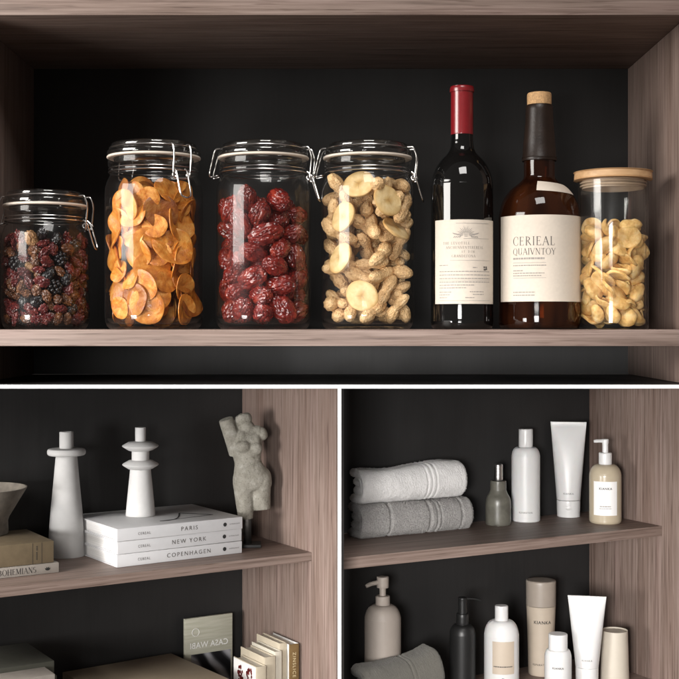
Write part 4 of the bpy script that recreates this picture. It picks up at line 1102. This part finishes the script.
# tall white bottle
q, r, k = bottle('lotion_bottle', 'tall slim white bottle behind the grey bottle on the upper shelf', 511.5, 540, 523, ZC1, round_prof(14.2, 63, 74, 7.4), M['wplastic'], capsq(7.0, 73.8, 92), M['wpump'])
b1 = nb(); text_bm(b1, 'REPARATION', 2.6 * k, lambda x, z: cyl(r + .0004)(x * .8, z + 9 * k), 'CENTER', 1.15); obj('label_lettering', b1, M['ink'], q, False)
def squeeze_tube(lb, pxc, py, wtop, wbot, hcap, htot, z, capr, txt, ztxt, crimp=3.2):
    p, r, k = stand(pxc - capr, pxc + capr, py, z); check('squeeze_tube', p, r, cc, .170)
    q = thing('squeeze_tube', lb, 'tube', p, face_cam(p), 'white squeeze tubes standing on their caps')
    n = 56; rings = []
    for i in range(31):
        t = i / 30; zz = (hcap + .5 + (htot - hcap - .5) * t); hwid = (wbot + (wtop - wbot) * t) / 2
        e = 1 - t ** 1.5; dep = max(hwid * e * (1 - .1 * t), .55)
        if zz > htot - crimp: dep = .55
        rings.append([(hwid * k * math.copysign(abs(math.cos(2 * PI * j / n)) ** (1 - .35 * t), math.cos(2 * PI * j / n)), dep * k * math.sin(2 * PI * j / n), zz * k) for j in range(n)])
    body = obj('body', loft(nb(), rings), M['wplastic'], q)
    cr = nb(); box(cr, -wtop / 2 * k, wtop / 2 * k, -.9 * k, .9 * k, (htot - .2) * k, (htot + .35) * k, .2 * k, 1)
    obj('crimp', box(cr, -wtop / 2 * k * .99, wtop / 2 * k * .99, -.75 * k, .75 * k, (htot - crimp) * k, (htot - crimp + .4) * k, .15 * k, 1), M['wplastic'], body)
    cb_ = nb(); lathe(cb_, [(a * k, b_ * k) for a, b_ in smooth_prof([(1e-3, .2), (capr - 1.2, 0), (capr - .4, .4), (capr - .3, 2), (capr, hcap * .5), (capr + .1, hcap - .8), (capr - .4, hcap), (capr - .4, hcap), (1e-3, hcap)], 4)], 56)
    cap = obj('cap', cb_, M['wpump'], q)
    tb = nb(); ell(tb, (0, -capr * k * .88, hcap * k * .58), (capr * k * .34, capr * k * .16, hcap * k * .20)); obj('thumb_tab', tb, M['wpump'], cap)
    b1 = nb(); t = (ztxt - hcap) / (htot - hcap); hw_ = (wbot + (wtop - wbot) * t) / 2; dep = hw_ * (1 - t ** 1.5) * (1 - .1 * t)
    def pl2(x, zz):
        zq = ztxt * k + zz; t2 = (zq / k - hcap - .5) / (htot - hcap - .5); h2 = (wbot + (wtop - wbot) * t2) / 2 * k; d2 = h2 * (1 - t2 ** 1.5) * (1 - .1 * t2)
        c = max(-1, min(1, x / h2)); c = math.copysign(abs(c) ** (1 / (1 - .35 * t2)), c); return (x, -d2 * math.sqrt(1 - c * c) - .0005, zq)
    text_bm(b1, txt, 2.5 * k, pl2, 'CENTER', 1.15); obj('label_lettering', b1, M['ink'], body, False)
    return q
squeeze_tube('white squeeze tube standing on its cap between tall bottle and cream pump bottle', 568.5, 518, 35.5, 23.4, 16.5, 94, ZC1, 11.6, 'KIANKA', 23)
def pump(lb, px0, px1, py, z, m, pm, hsh, htop, rc, c0, c1, stem, head, nozzle, az, group=None):
    """c0-c1: collar rows; stem: (radius, top); head: (radius, z0, z1); nozzle: (length, drop)"""
    p, r, k = stand(px0, px1, py, z); check('pump_bottle', p, r, cc, .170)
    q = thing('pump_bottle', lb, 'pump bottle', p, face_cam(p), group)
    R0 = (px1 - px0) / 2
    obj('body', lathe(nb(), [(a * k, b_ * k) for a, b_ in smooth_prof(round_prof(R0, hsh, htop, rc * .92, 2.4), 5)], 64), m, q)
    pu = bpy.data.objects.new('pump', None); C.objects.link(pu); pu.parent = q; pu.rotation_euler = (0, 0, az)
    obj('collar', lathe(nb(), [(a * k, b_ * k) for a, b_ in smooth_prof(capsq(rc, c0, c1, 1.0), 3)], 48), pm, pu)
    obj('stem', lathe(nb(), [(stem[0] * k, (c1 - .3) * k), (stem[0] * k, stem[1] * k)], 32), pm, pu)
    h = nb(); lathe(h, [(a * k, b_ * k) for a, b_ in smooth_prof(capsq(head[0], head[1], head[2], .7), 3)], 40)
    zz = (head[1] + head[2]) / 2 + .3
    nr = min((head[2] - head[1]) * .38, 2.2)
    tube(h, [Vector(v) * k for v in soften([(0, 0, zz), (nozzle[0] * .7, 0, zz - nozzle[1] * .35), (nozzle[0], 0, zz - nozzle[1])], 5, .3)], [nr * k * f for f in [1.15] + [1.0] * 6 + [.8]], 12)
    obj('pump_head', h, pm, pu)
    return q, r, k
q, r, k = pump('cream pump bottle with white pump and white square label by the side wall', 589.5, 621.2, 525, ZC1, M['cream_soap'], M['wpump'], 46, 58.5, 6.5, 57.8, 70, (2.9, 81), (3.3, 79, 83.5), (11.5, .5), PI + R(12))
lab = obj('label_paper', patch(nb(), r + .0002, R(-44), R(44), 9 * k, 42.5 * k, .0003), M['wlabel'], q)
b1 = nb(); pl = cyl(r + .0008)
text_bm(b1, 'KIANKA', 3.2 * k, lambda x, z: pl(x + .0003, z + 34.5 * k), 'CENTER', 1.15, .0001)
obj('label_lettering', b1, M['black'], lab, False)
b2 = nb(); bars(b2, words(-5.5 * k, 5.5 * k, 17.5 * k, .9 * k, rr, .0004) + words(-6 * k, 6 * k, 15.6 * k, .6 * k, rr, .0004), pl); obj('label_print', b2, M['ink_soft'], lab, False)

# lower towel shelf ------------------------------------------------------
q, r, k = pump('matt taupe pump bottle behind the olive cloth', 364.5, 401, 707, ZC2, M['taupe'], M['taupe'], 81, 97, 7.2, 95, 106, (3.2, 115), (6.0, 114, 125), (18, 3.5), PI + R(22))
q, r, k = pump('matt black pump bottle with thin spout beside the olive cloth', 449.5, 475.5, 699, ZC2, M['blackp'], M['blackp'], 60, 71, 6.2, 70.2, 82, (4.4, 97.5), (4.5, 95, 98), (19, 2.5), R(12))
q, r, k = bottle('lotion_bottle', 'white round shouldered bottle with a beige label beside the black pump bottle', 484, 519, 700, ZC2, round_prof(17.4, 58, 75, 7.2), M['wplastic'], capsq(6.6, 74, 89.5), M['wpump'])
lab = obj('label_paper', patch(nb(), r + .0002, R(-30), R(44), 25 * k, 57 * k, .0003), M['beige'], q)
b1 = nb(); bars(b1, words(-8 * k, 11.5 * k, 32 * k, 1.0 * k, rr, .0004), cyl(r + .0008)); text_bm(b1, 'R', 7 * k, lambda x, z: cyl(r + .0006)(x + 2 * k, z + 16.5 * k), 'CENTER'); obj('label_lettering', b1, M['ink'], lab, False)
# beige flask with taupe cap
p, r, k = stand(528.5, 553.5, 677, ZC2); check('flask', p, r, cc, .170)
q = thing('shampoo_bottle', 'tall beige flask with broad taupe cap at the back of the lower shelf', 'bottle', p, face_cam(p))
bp = [(1e-3, .3), (11.2, 0), (12.2, .5), (12.6, 2.5), (12.9, 14), (13.4, 36), (14.2, 60), (14.6, 68.5)]
obj('body', lathe(nb(), [(a * k, b_ * k) for a, b_ in smooth_prof(bp, 5)], 64), M['beige'], q)
obj('cap', lathe(nb(), [(a * k, b_ * k) for a, b_ in smooth_prof([(14.4, 68.7), (14.75, 69), (14.75, 69), (14.9, 92), (14.9, 92), (14.6, 93.2), (13.8, 93.8), (13.8, 93.8), (1e-3, 94)], 4)], 64), M['beigecap'], q)
b1 = nb(); pl = cyl(14.0 * k + .0006); text_bm(b1, 'KIANKA', 4.4 * k, lambda x, z: pl(x + 1.5 * k, z + 52.5 * k), 'CENTER', 1.15, .0001); text_bm(b1, 'REPARATION', 2.6 * k, lambda x, z: cyl(13.0 * k + .0006)(x, z + 11 * k), 'CENTER', 1.15)
obj('label_lettering', b1, M['black'], q, False)
# small white bottle
q, r, k = bottle('lotion_bottle', 'short white bottle with a wide cap in front of the beige flask', 544.5, 571.5, 697, ZC2, round_prof(13.4, 35, 44, 9.6), M['wplastic'], capsq(9.4, 43.6, 59.5), M['wpump'])
b1 = nb(); text_bm(b1, 'KIANKA', 2.8 * k, lambda x, z: cyl(r + .0005)(x, z + 27 * k), 'CENTER', 1.15, .0001); obj('label_lettering', b1, M['ink'], q, False)
squeeze_tube('white squeeze tube between the short white bottle and the ivory cup', 587, 692, 38, 22.8, 22, 92.5, ZC2, 11.2, 'KIANKA', 30)
p, r, k = stand(600.5, 629, 688, ZC2); check('cup', p, r, cc, .170)
q = tag(obj('tumbler', lathe(nb(), [(a * k, b_ * k) for a, b_ in smooth_prof([(1e-3, .3), (13.2, 0), (14, .6), (14.2, 2), (12.9, 50), (12.7, 51.4), (12.2, 52.3), (11.2, 52.7), (11.2, 52.7), (1e-3, 52.7)], 5)], 64), M['creamcup']), 'ivory tapered tumbler turned upside down beside the side wall', 'tumbler'); q.location = p
# olive cloth, loosely folded
uo, Yo = cc.ray(373, .026); pc = cc.pt(uo, .026, ZC2 + .0002)
q = thing('folded_towel', 'olive grey cloth loosely folded in front of the taupe pump bottle', 'towel', pc, cc.a + R(2))
towel(q, .126, .058, .070, M['towelo'], 8.0, ((.60, .012, -.25), (.65, .01, -.2)), .0005, .004, tilt=.016)
